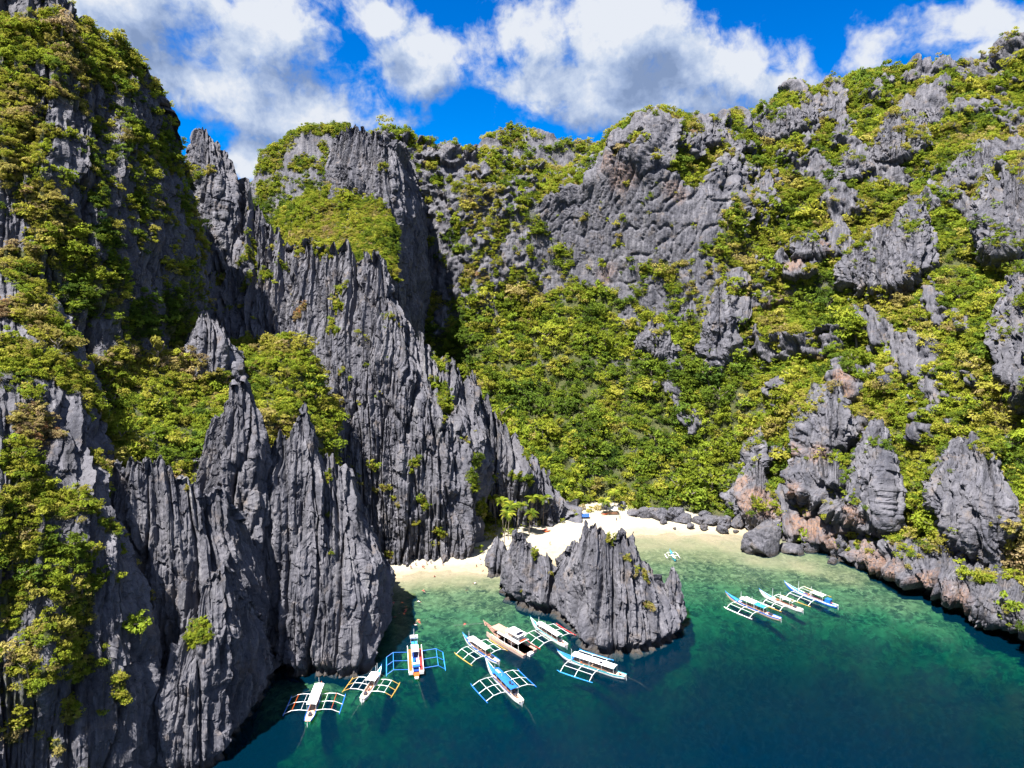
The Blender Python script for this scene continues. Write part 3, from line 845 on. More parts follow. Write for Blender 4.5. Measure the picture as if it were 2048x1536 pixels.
#            relief: scale of pinnacles, crest spikes, veg base, veg noise, tint, bush size, lean
STYLE = {
    'hill':           ('hill', 1.0, 3.0, .96, .5, .50, 4.4),
    'far_hill':       ('hill', 1.0, 5.0, .50, .9, .45, 4.4),
    'shoulder':       ('hill', .4, 2.0, .80, .6, .55, 3.2),
    'block':          ('karst', .95, 4.5, -.2, .5, .5, 2.0),
    'dome':           ('hill', .35, 1.5, .40, .9, .38, 1.8),
    'shelf':          ('hill', .4, 1.5, .95, .4, .52, 1.7),
    'left_cliff':     ('karst', 1.0, 3.0, .34, 1.0, .5, 2.8),
    'near_cliff':     ('karst', .6, 1.5, .16, .6, .55, 2.0),
    'karst_ridge':    ('karst', 1.0, 6.5, .04, .55, .55, 1.4),
    'notch_pinnacle': ('karst', .8, 3.0, -.25, .4, .6, 1.5),
    'scrub_crag':     ('karst', .5, 2.5, -.2, .4, .6, 1.4),
    'rock_tower':     ('karst', .7, 3.0, -.14, .5, .6, 1.2),
    'shade_rock':     ('karst', .6, 2.0, -.4, .3, .6, 1.2),
    'lagoon_rock':    ('karst', .75, 3.5, -.12, .5, .6, 1.2),
    'front_rock':     ('karst', .6, 2.4, -.14, .5, .6, 1.2),
    'corner_rock':    ('karst', .5, 1.8, -.14, .5, .6, 1.1),
    'sea_stack':      ('karst', .6, 3.0, -.14, .5, .66, 1.1),
    'side_spire':     ('karst', .35, 1.2, -.6, .3, .6, 1.0),
    'beach_spire':    ('karst', .35, 1.4, -.6, .3, .6, 1.0),
}

for _c in CRAGS:
    STYLE[_c[0]] = ('karst', .75, 2.4, .16, .75, .52, 2.3)
_CR = {c[0] for c in CRAGS}


def spikes(u, v, w, seed):
    """row of pointed teeth along u, 0..1"""
    best = np.zeros(u.shape, np.float32)
    cu = np.floor(u / w).astype(np.int32)
    z = np.zeros_like(cu)
    for a in (-1, 0, 1):
        i = cu + a
        r1 = hash01(i, z, seed); r2 = hash01(i, z, seed + 5); r3 = hash01(i, z, seed + 9)
        uc = (i + .5 + (r1 - .5) * .8) * w
        best = np.maximum(best, (0.3 + .7 * r2) * np.clip(1 - np.abs(u - uc) / (w * (.45 + .5 * r3)), 0, 1) ** 1.2)
    return best


def groove(x, y, z, w):
    """narrow cracks, 0..1"""
    return np.clip(1 - np.abs(perlin(x, y, z)) / w, 0, 1)


def relief(name, s, si):
    typ, sc, sp, vb, vn, tint, size = STYLE[name]
    M = s['M'].astype(np.float32); n = s['n'].astype(np.float32)
    fr = s['front']; U = s['U']
    x, y, z = M[..., 0], M[..., 1], M[..., 2]
    nh = n.copy(); nh[..., 2] *= 0.35
    nh /= np.maximum(np.linalg.norm(nh, axis=-1, keepdims=True), 1e-5)
    o = 13.1 * si
    W = warped(M)
    s['W'] = W
    sh = M.shape[:2]
    green = spread(W, sh, S_GREEN)
    bare = spread(W, sh, S_BARE)
    rust = spread(W, sh, S_RUST, .5)
    cave = spread(W, sh, S_CAVE, .5)
    big = fbm(x / 26 + o, y / 26, z / 34, 3)
    mid = fbm(x / 9 + o, y / 9, z / 12, 3)
    fine = fbm(x / 3.2 + o, y / 3.2, z / 4.5, 2)
    crestw = sstep(.45, 1.0, np.where(fr > 1, 2 - fr, fr))
    u0 = s['U0']
    zc = np.zeros_like(u0) + o
    us = (U if typ == 'hill' else u0) + 1.6 * fbm(u0 / 18 + o, z / 45, zc, 2)
    if typ == 'hill':
        rib = fbm(U / 34 + o, z / 150, x * 0, 3)
        lum = fbm(x / 48 + o, y / 48, z / 48, 3)
        veg = vb + vn * (big * 1.1 + mid * .7)
        rn = np.zeros(sh, np.float32)
        if name == 'hill':
            pxx = project(M)[0]
            # steep wall at the back of the valley: scrub with rock showing between
            wall = sstep(.52, .66, fr) * (1 - sstep(1080, 1180, pxx)) * (1 - sstep(.93, 1.0, fr))
            right = sstep(1180, 1300, pxx)
            rn = right * sstep(.18, .42, fbm(us / 19 + 3, z / 34 + us / 60, zc, 3) + .045 + .22 * fine + .22 * sstep(.62, .95, fr) - .16 * (1 - sstep(.3, .6, fr)))
            rn = np.maximum(rn, (1 - right) * sstep(.80, .97, fr) * sstep(.0, .3, mid + .3 * fine))
            veg = veg - wall * (.55 + .9 * mid)
        H = 36.0
        zz = z + 34 * fbm(x / 60 + 7, y / 60, z / 90, 2) + 9 * mid
        ff = zz / H - np.floor(zz / H)
        ta = sstep(-.15, .35, fbm(x / 45 + 21, y / 45, z / 30, 2)) * sstep(12, 30, z) * (sstep(1380, 1520, project(M)[0]) if name == 'hill' else .4)
        ter = ta * (np.where(ff < .5, ff * .8 * H, .4 * H * (1 - (ff - .5) / .5)) - .2 * H)
        cliffy = ta * sstep(.02, .12, ff) * sstep(.58, .46, ff)
        if name == 'hill':
            rn = np.maximum(rn, sstep(.42, .72, cliffy * .75 + .45 * mid + .3 * fine - .25 * (1 - sstep(.35, .6, fr))))
        flat = 1.0
        if name == 'hill':
            flat = 1 - .85 * sstep(.42, .55, fr) * (1 - sstep(.8, .88, fr)) * (.55 + .45 * sstep(1040, 1100, pxx)) * (1 - sstep(1440, 1490, pxx))
        bm = sstep(.34, .62, bare + .38 * mid * (bare > .02) + .22 * fine * (bare > .02))
        bm = np.maximum(bm, rn * (green < .3))
        veg = np.maximum(veg, green) * (1 - bm)
        veg = np.maximum(veg, bm * sstep(.22, .5, mid + .5 * fine) * .55)
        rockm = np.maximum(bm, .35 * (1 - np.clip(veg * 1.5, 0, 1)))
        d = sc * (.2 + .8 * flat) * (8.0 * lum + 8.0 * rib * sstep(.1, .5, fr) + 4.0 * big) + ter
        wz = ridged(us / 11, z / 24 + us / 30, zc, 4, .55)
        d = d + rockm * flat * sc * (2.2 * wz + .5)
        d = d + rockm * flat * sc * (4.2 * pinnacles(us + .2 * z, z, 9.0, 20, 34, 3 + si, 1.6, .25) + 2.4 * pinnacles(us + .12 * z, z, 3.8, 11, 19, 23 + si, 1.3, .25) + 1.1 * pinnacles(us, z, 1.9, 6, 10, 43 + si, 1.1, .25))
        bi = np.floor(us / 3.2 + .5 * mid).astype(np.int32)
        bj = np.floor(z / 5.5 + us / 18 + 7 * hash01(bi, np.zeros_like(bi), si + 71)).astype(np.int32)
        d = d + rockm * (.35 + .95 * flat) * (hash01(bi, bj, si + 83) - .5)
        d = d - rockm * (1.6 * groove(us / 7, z / 16, zc, .07) + .9 * groove(us / 3, z / 9, zc + 4, .1))
        d = d - cave
        dz = crestw * sp * (spikes(us, z, 9, si) - .4) + crestw * 1.2 * (spikes(us, z, 3.5, si + 3) - .3)
        s['bm'] = bm
    elif typ == 'cliff':
        d = 4.0 * sc * big + sc * (7.0 * pinnacles(us, z, 15, 28, 48, 3 + si, 2.0) + 3.4 * pinnacles(us, z, 6.5, 14, 22, 23 + si, 1.6) + 1.7 * pinnacles(us, z, 2.5, 6, 9, 43 + si, 1.2))
        d = d + sc * 1.3 * (1 - 2.4 * np.abs(perlin(us / 4, z / 40, zc))) + .7 * (1 - 2.4 * np.abs(perlin(us / 1.6, z / 18, zc + 3))) + .3 * fine
        d = d - sc * (3.0 * groove(us / 10, z / 70, zc + 9, .05) + 1.3 * groove(us / 3.8, z / 30, zc + 12, .07) + .6 * groove(us / 16, z / 6 + us / 12, zc + 15, .03))
        d = d + bare * 2.5 * sc - cave
        dz = crestw * sp * (spikes(us, z, 8, si) - .35) + crestw * sp * .5 * (spikes(us, z, 3, si + 3) - .3)
        veg = np.maximum(vb + vn * (mid * .9 + big * .5), green) * (1 - np.clip(bare * 1.2, 0, 1))
    else:
        k = sc
        thin = 1 - .85 * sstep(.72, 1.0, np.where(fr > 1, 2 - fr, fr))
        d = 3.0 * k * big + k * thin * (6.5 * pinnacles(us, z, 10 * k + 2, 22 * k + 3, 40 * k, 3 + si, 1.7, .3) + 3.2 * pinnacles(us, z, 4.6 * k + .8, 16 * k + 3, 30 * k, 23 + si, 1.3, .3)
                               + 1.5 * pinnacles(us, z, 2.2 * k + .5, 11 * k + 2, 22 * k, 43 + si, 1.1, .3))
        # blades and flutes worn by rain, deep vertical cracks, and the joints that cross them
        fl = 1 - 2.4 * np.abs(perlin(us / 2.4, z / 30, zc)); fl2 = 1 - 2.4 * np.abs(perlin(us / 1.05, z / 13, zc + 5))
        d = d + (k + .25) * (.85 * fl + .55 * fl2 * sstep(-.4, .1, fine)) + .45 * fine + .34 * perlin(x / 1.1, y / 1.1, z / 2.2) + .2 * perlin(x / .5, y / .5, z / .9)
        d = d - (k + .2) * (2.8 * groove(us / 7, z / 60, zc + 9, .05) + 1.4 * groove(us / 2.8, z / 24, zc + 12, .07))
        d = d - k * 1.0 * groove(us / 16, z / 7 + us / 9, zc + 15, .03) * sstep(-.1, .35, mid)
        bw = 2.0 * k + .7
        ci = np.floor(us / bw + .25 * mid).astype(np.int32)
        cj = np.floor(z / (bw * 2.2) + us / (bw * 6) + 7 * hash01(ci, np.zeros_like(ci), si + 71)).astype(np.int32)
        d = d + (1.35 * k + .2) * (hash01(ci, cj, si + 83) - .5)
        bw = .9 * k + .35
        ci = np.floor(us / bw + .3 * fine).astype(np.int32)
        cj = np.floor(z / (bw * 2.6) - us / (bw * 5) + 7 * hash01(ci, np.zeros_like(ci), si + 91)).astype(np.int32)
        d = d + (.8 * k + .1) * (hash01(ci, cj, si + 97) - .5)
        d = d - cave - (2.2 * k + .3)
        if name in _CR:
            d = d + 1.6 * ridged(us / 7 + o, z / 8 + us / 12, zc, 3, .6) + 1.1 * mid * 2 - 1.4
        if name == 'karst_ridge':
            d = d - 2.5 * (1 - sstep(0, 30, z))
        kk = k + .15
        dz = crestw * sp * (1.3 * (spikes(us, z, 8 * kk + 1, si) - .72) + 1.15 * (spikes(us, z, 3.2 * kk + .6, si + 3) - .6) + .95 * (spikes(us, z, 1.4 * kk + .3, si + 8) - .5))
        veg = np.maximum(vb + vn * (mid * .9 + big * .5), green)
        if name == 'left_cliff':
            veg = veg * (1 - np.clip(bare * 1.2, 0, 1))
    # notch cut by the sea at the waterline
    if name in ('hill', 'lagoon_rock', 'front_rock', 'corner_rock', 'shade_rock', 'sea_stack', 'side_spire', 'near_cliff', 'beach_spire', 'shore ledge'):
        nt = np.exp(-((z - 1.0) / 1.5) ** 2) * (fr < .8)
        amp = (3.4 if name in ('sea_stack', 'side_spire', 'shore ledge') else 2.4) if name != 'hill' else 3.0 * sstep(1480, 1620, project(M)[0])
        d = d - nt * amp * np.minimum(1, sc + .4)
        d = np.where((z < 0) & (fr < .8), np.minimum(d, 2.0) - 1.5 * sstep(0, -3, z), d) if name != 'hill' else d
        veg = veg * sstep(.8, 2.4, z)
    edge = np.ones(M.shape[0], np.float32)
    P = M + nh * (d * 1.0)[..., None]
    P[..., 2] += dz
    s.update(P=P, fine=fine, veg=np.clip(veg, 0, 1).astype(np.float32), rust=rust, green=green, bare=bare, mid=mid, big=big)
    return s


def grid_faces(a, b):
    i = np.arange(a - 1)[:, None] * b + np.arange(b - 1)[None, :]
    return np.stack([i, i + b, i + b + 1, i + 1], -1).reshape(-1, 4)


def fast_mesh(name, V, F, attrs=None, smooth=False):
    me = bpy.data.meshes.new(name)
    V = np.ascontiguousarray(V, np.float32).reshape(-1, 3)
    F = np.ascontiguousarray(F, np.int32)
    k = F.shape[1]
    me.vertices.add(len(V)); me.vertices.foreach_set('co', V.ravel())
    me.loops.add(F.size); me.loops.foreach_set('vertex_index', F.ravel())
    me.polygons.add(len(F))
    me.polygons.foreach_set('loop_start', np.arange(0, F.size, k, dtype=np.int32))
    me.update(calc_edges=True)
    me.polygons.foreach_set('use_smooth', np.full(len(F), smooth, bool))
    for an, av in (attrs or {}).items():
        at_ = me.attributes.new(an, 'FLOAT', 'POINT')
        at_.data.foreach_set('value', np.ascontiguousarray(av, np.float32).ravel())
    return me


def put(name, me, mat=None, parent=None):
    o = bpy.data.objects.new(name, me)
    COL.objects.link(o)
    if mat is not None:
        me.materials.clear() if len(me.materials) else None
        me.materials.append(mat)
    if parent is not None:
        o.parent = parent
    return o


def tag(o, label=None, cat=None, group=None, kind=None):
    for k, v in (('label', label), ('category', cat), ('group', group), ('kind', kind)):
        if v:
            o[k] = v
    return o


# ------------------------------------------------------------------ materials of the land
def rock_material(name='karst_limestone', sheeted=True):
    m, nt = new_mat(name)
    geo = N(nt, 'ShaderNodeNewGeometry')
    fa = N(nt, 'ShaderNodeAttribute', attribute_name='flute')
    ps = N(nt, 'ShaderNodeSeparateXYZ')
    L(nt, geo.outputs['Position'], ps.inputs[0])
    fv = N(nt, 'ShaderNodeCombineXYZ')
    L(nt, fa.outputs['Fac'], fv.inputs[0])
    L(nt, math_n(nt, 'MULTIPLY', ps.outputs[2], .13), fv.inputs[1])
    L(nt, math_n(nt, 'MULTIPLY', ps.outputs[1], .1), fv.inputs[2])
    if not sheeted:
        fv = N(nt, 'ShaderNodeMapping', inp={'Scale': (1, 1, .6)})
        L(nt, geo.outputs['Position'], fv.inputs[0])
    n1 = N(nt, 'ShaderNodeTexNoise', inp={'Scale': .7, 'Detail': 7, 'Roughness': .62})
    L(nt, fv.outputs[0], n1.inputs['Vector'])
    n2 = N(nt, 'ShaderNodeTexNoise', inp={'Scale': .07, 'Detail': 4, 'Roughness': .55})
    L(nt, geo.outputs['Position'], n2.inputs['Vector'])
    n3 = N(nt, 'ShaderNodeTexNoise', inp={'Scale': .9, 'Detail': 6, 'Roughness': .7})
    L(nt, geo.outputs['Position'], n3.inputs['Vector'])
    grey = ramp(nt, n1.outputs[0], [(0.25, (.018, .019, .027)), (.42, (.050, .051, .065)), (.56, (.090, .089, .108)), (.72, (.165, .162, .182))])
    pale = mixc(nt, math_n(nt, 'MULTIPLY_ADD', n2.outputs[0], 2.4, -1.0, clamp=True), grey, (.122, .119, .135))
    dark = mixc(nt, math_n(nt, 'MULTIPLY_ADD', n3.outputs[0], 5.0, -2.7, clamp=True), pale, (.018, .018, .023))
    n6 = N(nt, 'ShaderNodeTexNoise', inp={'Scale': .16, 'Detail': 6, 'Roughness': .65})
    L(nt, geo.outputs['Position'], n6.inputs['Vector'])
    dark = mixc(nt, math_n(nt, 'MULTIPLY_ADD', n6.outputs[0], 4.0, -2.25, clamp=True), dark, (.145, .112, .088))
    n7 = N(nt, 'ShaderNodeTexNoise', inp={'Scale': 2.2, 'Detail': 3, 'Roughness': .6})
    L(nt, geo.outputs['Position'], n7.inputs['Vector'])
    pal = math_n(nt, 'MULTIPLY_ADD', n7.outputs[0], 6.0, -3.7, clamp=True)
    dark = mixc(nt, math_n(nt, 'MULTIPLY', pal, .6), dark, (.26, .255, .265))
    sv = N(nt, 'ShaderNodeVectorMath', operation='MULTIPLY')
    L(nt, fv.outputs[0], sv.inputs[0])
    sv.inputs[1].default_value = (.42, .22, .4)
    n8 = N(nt, 'ShaderNodeTexNoise', inp={'Scale': 1.0, 'Detail': 5, 'Roughness': .6, 'Distortion': .25})
    L(nt, sv.outputs[0], n8.inputs['Vector'])
    dark = mixc(nt, math_n(nt, 'MULTIPLY_ADD', n8.outputs[0], 5.0, -3.0, clamp=True), dark, (.020, .020, .024))
    dark = mixc(nt, math_n(nt, 'MULTIPLY', math_n(nt, 'MULTIPLY_ADD', n8.outputs[0], -6.0, 2.3, clamp=True), .75), dark, (.21, .205, .21))
    ru = N(nt, 'ShaderNodeAttribute', attribute_name='rust')
    rf = math_n(nt, 'MULTIPLY', ru.outputs['Fac'], math_n(nt, 'MULTIPLY_ADD', n3.outputs[0], 3.5, -1.2, clamp=True))
    rc = mixc(nt, n1.outputs[0], (.22, .10, .055), (.26, .175, .12))
    c1 = mixc(nt, math_n(nt, 'MULTIPLY', rf, .85), dark, rc)
    ve = N(nt, 'ShaderNodeAttribute', attribute_name='veg')
    n4 = N(nt, 'ShaderNodeTexNoise', inp={'Scale': .8, 'Detail': 5, 'Roughness': .65})
    L(nt, geo.outputs['Position'], n4.inputs['Vector'])
    moss = ramp(nt, n4.outputs[0], [(.3, (.022, .032, .010)), (.55, (.055, .062, .018)), (.75, (.11, .095, .045))])
    vf = math_n(nt, 'ADD', ve.outputs['Fac'], math_n(nt, 'MULTIPLY_ADD', n4.outputs[0], 1.2, -.75))
    vf = math_n(nt, 'MULTIPLY_ADD', vf, 2.0, -.45, clamp=True)
    c2 = mixc(nt, vf, c1, moss)
    # wet, weed-covered band at the waterline
    sp = N(nt, 'ShaderNodeSeparateXYZ')
    L(nt, geo.outputs['Position'], sp.inputs[0])
    wet = N(nt, 'ShaderNodeMapRange', inp={1: 0.9, 2: 2.6, 3: 1.0, 4: 0.0})
    L(nt, math_n(nt, 'MULTIPLY_ADD', n3.outputs[0], 1.4, sp.outputs[2]), wet.inputs[0])
    c3 = mixc(nt, math_n(nt, 'MULTIPLY', wet.outputs[0], .85), c2, (.035, .028, .02))
    bs = N(nt, 'ShaderNodeBsdfPrincipled', inp={'Roughness': .88, 'Specular IOR Level': .25})
    L(nt, c3, bs.inputs['Base Color'])
    b1 = N(nt, 'ShaderNodeTexNoise', inp={'Scale': 1.0, 'Detail': 8, 'Roughness': .68})
    L(nt, fv.outputs[0], b1.inputs['Vector'])
    vo = N(nt, 'ShaderNodeTexVoronoi', feature='F1', inp={'Scale': .75})
    L(nt, geo.outputs['Position'], vo.inputs['Vector'])
    h = math_n(nt, 'MULTIPLY_ADD', vo.outputs['Distance'], -.22, b1.outputs[0])
    bp = N(nt, 'ShaderNodeBump', inp={'Strength': 1.0, 'Distance': 1.3})
    L(nt, h, bp.inputs['Height'])
    L(nt, bp.outputs[0], bs.inputs['Normal'])
    out = N(nt, 'ShaderNodeOutputMaterial')
    L(nt, bs.outputs[0], out.inputs[0])
    return m


ROCK = rock_material()
BOULDER = rock_material('boulder_limestone', False)
RENAME = {'hill': 'hillside', 'far_hill': 'hill', 'block': 'cliff_block', 'left_cliff': 'cliff', 'near_cliff': 'cliff', 'karst_ridge': 'karst_ridge', 'dome': 'hill', 'shelf': 'hillside',
          'notch_pinnacle': 'rock_pinnacle', 'scrub_crag': 'rock_crag', 'rock_tower': 'rock_tower', 'shade_rock': 'cliff', 'lagoon_rock': 'rock_mass', 'front_rock': 'rock_mass',
          'corner_rock': 'rock_mass', 'sea_stack': 'sea_stack', 'side_spire': 'rock_spire', 'beach_spire': 'rock_spire', 'shoulder': 'hillside'}
LAND_TAG = {
    'notch_pinnacle': 'lone grey pinnacle against the sky in the notch right of the tall left cliff',
    'scrub_crag': 'small grey crag rising out of the scrub below the tall left cliff',
    'rock_tower': 'tall dark fluted rock tower with a pointed top behind the front rocks',
    'sea_stack': 'broad jagged grey sea stack standing in the water between the two lagoons',
    'side_spire': 'slim pointed spire at the right end of the sea stack',
    'beach_spire': 'small twin-topped spire on the beach at the left end of the sea stack',
    'lagoon_rock': 'pointed fluted rock mass whose foot stands in the left lagoon behind the red boat',
    'front_rock': 'jagged rock mass with a sawtooth top between the near cliff and the tower',
    'corner_rock': 'low squat front rock with its foot in the water at the bottom edge',
    'wedge crag': 'wedge-shaped dark crag left of the cave crag, high on the right slope',
    'cave crag': 'large dark crag with an undercut foot high on the right slope',
    'high crag': 'small jagged crag above and right of the cave crag near the skyline',
    'blocky crag': 'broad blocky grey outcrop with a bare smooth face half way up the right slope',
    'leaning slab': 'leaning grey slab above the great slab at the right edge',
    'great slab': 'great bare grey slab cut off by the right edge, upper of two',
    'edge slab': 'tall narrow grey slab cut off by the right edge, lower of two',
    'gully fin': 'grey fin left of the rust-stained gully above the right shore',
    'overhang crag': 'dark layered crag with a deep overhang above the right shore',
    'smooth fin': 'tall smooth grey fin right of the overhang above the shore',
    'low face': 'wide bare grey face among trees low on the right slope',
    'ridge crag': 'jagged dark crag on the skyline right of the clouded saddle',
    'saddle crag': 'long low jagged crag on the skyline above the bare grey wall',
    'small crag': 'small dark crag in scrub below the skyline right of the grey wall',
    'tilted crag': 'tilted dark crag in green scrub right of the bare grey wall',
    'rusty crag': 'rust-stained rock spur at the right end of the far beach',
    'thin fin': 'thin grey fin in the trees above the rust-stained spur',
    'hood crag': 'hooded dark crag over a small cave on the right slope',
    'shore ledge': 'long undercut rock ledge along the water at the right edge',
    'grey strip': 'narrow upright grey strip of cliff in scrub below the bare wall',
    'pale strip': 'small pale cliff strip above the valley forest below the bare wall',
}
for _i, (_n, _s) in enumerate(SHEETS.items()):
    relief(_n, _s, _i + 1)
    P = _s['P']
    me = fast_mesh(RENAME.get(_n, 'rock_outcrop'), P, grid_faces(*P.shape[:2]), {'veg': _s['veg'], 'rust': _s['rust'], 'flute': _s['U0']}, smooth=(STYLE[_n][0] == 'hill'))
    o = put(RENAME.get(_n, 'rock_outcrop'), me, ROCK)
    if _n in LAND_TAG:
        tag(o, LAND_TAG[_n], 'rock', 'crags on the right-hand mountain' if _n not in RENAME else None)
    else:
        tag(o, kind='structure')
# ------------------------------------------------------------------ sea bed, beach and water
# px, py, height of the sand (+) or the sea bed (-)
BED = [(760, 1150, .2), (800, 1132, 1.2), (850, 1120, 1.6), (900, 1118, 1.6), (960, 1112, 1.5), (1000, 1090, 2.0), (1020, 1062, 2.6), (1080, 1075, 1.9), (1130, 1060, 2.2), (1170, 1045, 2.6),
       (1220, 1040, 2.4), (1280, 1042, 1.8), (1350, 1052, 1.0), (1420, 1060, .6), (1240, 1028, 3.2), (1330, 1030, 2.6), (1110, 1100, .4), (1060, 1120, .5), (1090, 1140, -.2),
       (760, 1172, -.2), (800, 1155, 0), (850, 1143, .0), (900, 1140, .0), (960, 1138, .05), (985, 1140, 0),
       (800, 1172, -.7), (860, 1165, -.6), (930, 1160, -.6), (985, 1165, -.8), (780, 1190, -1.3), (850, 1190, -2.2), (930, 1190, -2.0), (990, 1200, -2.2),
       (780, 1230, -3.0), (850, 1230, -3.3), (930, 1230, -3.2), (1000, 1240, -3.2), (1050, 1240, -3.5), (770, 1280, -4.0), (830, 1275, -4.2), (900, 1280, -5.5), (1000, 1290, -7.5), (1080, 1270, -6.5),
       (760, 1320, -5.2), (830, 1330, -8), (900, 1330, -10), (1000, 1340, -12), (1100, 1330, -11), (640, 1360, -3.4), (590, 1375, -3.2), (560, 1395, -4), (700, 1370, -5.5), (640, 1400, -6),
       (700, 1410, -11), (780, 1390, -11), (870, 1390, -14), (600, 1440, -10), (540, 1440, -9), (500, 1480, -11), (700, 1470, -18), (860, 1460, -24), (1000, 1420, -20), (1100, 1400, -20), (1200, 1380, -16), (1160, 1320, -10),
       (1000, 1500, -34), (800, 1530, -34), (600, 1530, -22), (450, 1530, -12), (1200, 1450, -32), (1280, 1380, -20), (1320, 1330, -14), (1370, 1290, -9.5), (1400, 1350, -18),
       (1290, 1064, 0), (1350, 1067, -.05), (1420, 1070, -.1), (1480, 1064, .2), (1480, 1075, -.2), (1300, 1085, -.5), (1380, 1085, -.5), (1460, 1090, -.4), (1330, 1110, -.9), (1420, 1110, -.9), (1520, 1120, -.6), (1600, 1130, -.6),
       (1680, 1150, -.9), (1340, 1140, -1.6), (1420, 1140, -1.9), (1500, 1150, -1.7), (1600, 1160, -1.8), (1390, 1175, -3.2), (1480, 1180, -3.2), (1580, 1185, -3.0), (1700, 1190, -2.6), (1800, 1200, -2.2),
       (1380, 1215, -5.5), (1450, 1215, -6), (1540, 1215, -5.5), (1640, 1210, -5.0), (1760, 1230, -5), (1880, 1240, -3.8), (1400, 1250, -8), (1500, 1250, -9.5), (1600, 1245, -9), (1720, 1260, -9), (1850, 1270, -8), (1960, 1280, -7), (2048, 1290, -6),
       (1450, 1300, -16), (1550, 1300, -17), (1700, 1310, -17), (1850, 1320, -13), (2000, 1340, -12), (1500, 1360, -30), (1650, 1370, -32), (1800, 1380, -24), (1950, 1400, -20), (2048, 1400, -15),
       (1400, 1450, -34), (1600, 1450, -36), (1800, 1450, -34), (2000, 1480, -26), (1300, 1530, -36), (1600, 1530, -38), (1900, 1530, -38), (2200, 1400, -14), (2200, 1530, -26), (2300, 1300, -4)]
_bp = np.array([on(q[0], q[1]) for q in BED])[:, :2]
_bh = np.array([q[2] for q in BED])


def bed_height(X, Y):
    f = np.zeros(X.shape); wsum = np.zeros(X.shape)
    for (bx, by), h in zip(_bp, _bh):
        r2 = (X - bx) ** 2 + (Y - by) ** 2
        w = 1 / (r2 + 12) ** 1.9
        f += w * h; wsum += w
    h = f / wsum
    h = np.where(h < -8, h * 1.25 + 2, h)
    return np.where((h < 0) & (h > -8), h * (.45 + .55 * (h / -8)), h)


def beach_and_bed():
    xs = np.arange(-150, 330, .9); ys = np.arange(95, 352, .9)
    X, Y = np.meshgrid(xs, ys, indexing='ij')
    Z = bed_height(X, Y)
    deep = sstep(-.4, -3.0, Z)
    lump = .55 * fbm(X / 2.6, Y / 2.2, X * 0, 3, .7) + .5 * fbm(X / 11, Y / 9, X * 0 + 4, 3, .6)
    Z = Z + deep * .8 * lump + .10 * fbm(X / 7, Y / 7, X * 0 + 3, 3) * (1 - deep)
    coral = sstep(-.1, -.8, Z + .7 * lump) * sstep(-.5, .15, lump + .25 * fbm(X / 22, Y / 22, X * 0 + 8, 2))
    V = np.stack([X, Y, Z], -1)
    F = grid_faces(len(xs), len(ys))
    zc = Z.reshape(-1)[F].mean(1)
    m, nt = new_mat('sand_and_reef')
    geo = N(nt, 'ShaderNodeNewGeometry')
    co = N(nt, 'ShaderNodeAttribute', attribute_name='coral')
    sp = N(nt, 'ShaderNodeSeparateXYZ')
    L(nt, geo.outputs['Position'], sp.inputs[0])
    n1 = N(nt, 'ShaderNodeTexNoise', inp={'Scale': .35, 'Detail': 6, 'Roughness': .65})
    L(nt, geo.outputs['Position'], n1.inputs['Vector'])
    n2 = N(nt, 'ShaderNodeTexNoise', inp={'Scale': .12, 'Detail': 8, 'Roughness': .7})
    L(nt, geo.outputs['Position'], n2.inputs['Vector'])
    sand = ramp(nt, n1.outputs[0], [(.3, (.30, .26, .20)), (.6, (.345, .315, .26)), (.8, (.38, .355, .305))])
    wetm = N(nt, 'ShaderNodeMapRange', inp={1: .05, 2: .75, 3: 1, 4: 0})
    L(nt, sp.outputs[2], wetm.inputs[0])
    sand = mixc(nt, math_n(nt, 'MULTIPLY', wetm.outputs[0], .7), sand, (.30, .23, .135))
    sub_ = N(nt, 'ShaderNodeMapRange', inp={1: -.5, 2: .02, 3: 1, 4: 0})
    L(nt, sp.outputs[2], sub_.inputs[0])
    sand = mixc(nt, math_n(nt, 'MULTIPLY', sub_.outputs[0], .8), sand, ramp(nt, n1.outputs[0], [(.35, (.115, .110, .045)), (.65, (.25, .225, .115))]))
    cf = math_n(nt, 'ADD', co.outputs['Fac'], math_n(nt, 'MULTIPLY_ADD', n1.outputs[0], 1.6, -.8))
    n5 = N(nt, 'ShaderNodeTexNoise', inp={'Scale': .55, 'Detail': 5, 'Roughness': .7, 'Distortion': .6})
    L(nt, geo.outputs['Position'], n5.inputs['Vector'])
    cf = math_n(nt, 'MULTIPLY', math_n(nt, 'ADD', cf, .15), math_n(nt, 'MULTIPLY_ADD', n5.outputs[0], 6.0, -2.3, clamp=True))
    ccol = ramp(nt, n2.outputs[0], [(.35, (.022, .026, .012)), (.52, (.06, .06, .024)), (.7, (.15, .135, .07))])
    c = mixc(nt, math_n(nt, 'MULTIPLY', cf, .95, clamp=True), sand, ccol)
    bs = N(nt, 'ShaderNodeBsdfPrincipled', inp={'Roughness': .95, 'Specular IOR Level': .1})
    L(nt, c, bs.inputs['Base Color'])
    out = N(nt, 'ShaderNodeOutputMaterial')
    L(nt, bs.outputs[0], out.inputs[0])

    def sub(mask, name):
        f = F[mask]
        used, inv = np.unique(f, return_inverse=True)
        me = fast_mesh(name, V.reshape(-1, 3)[used], inv.reshape(-1, 4), {'coral': coral.reshape(-1)[used]}, smooth=True)
        return tag(put(name, me, m), kind='structure')
    sub(zc > 0.0, 'beach')
    sub(zc <= 0.0, 'sea_bed')


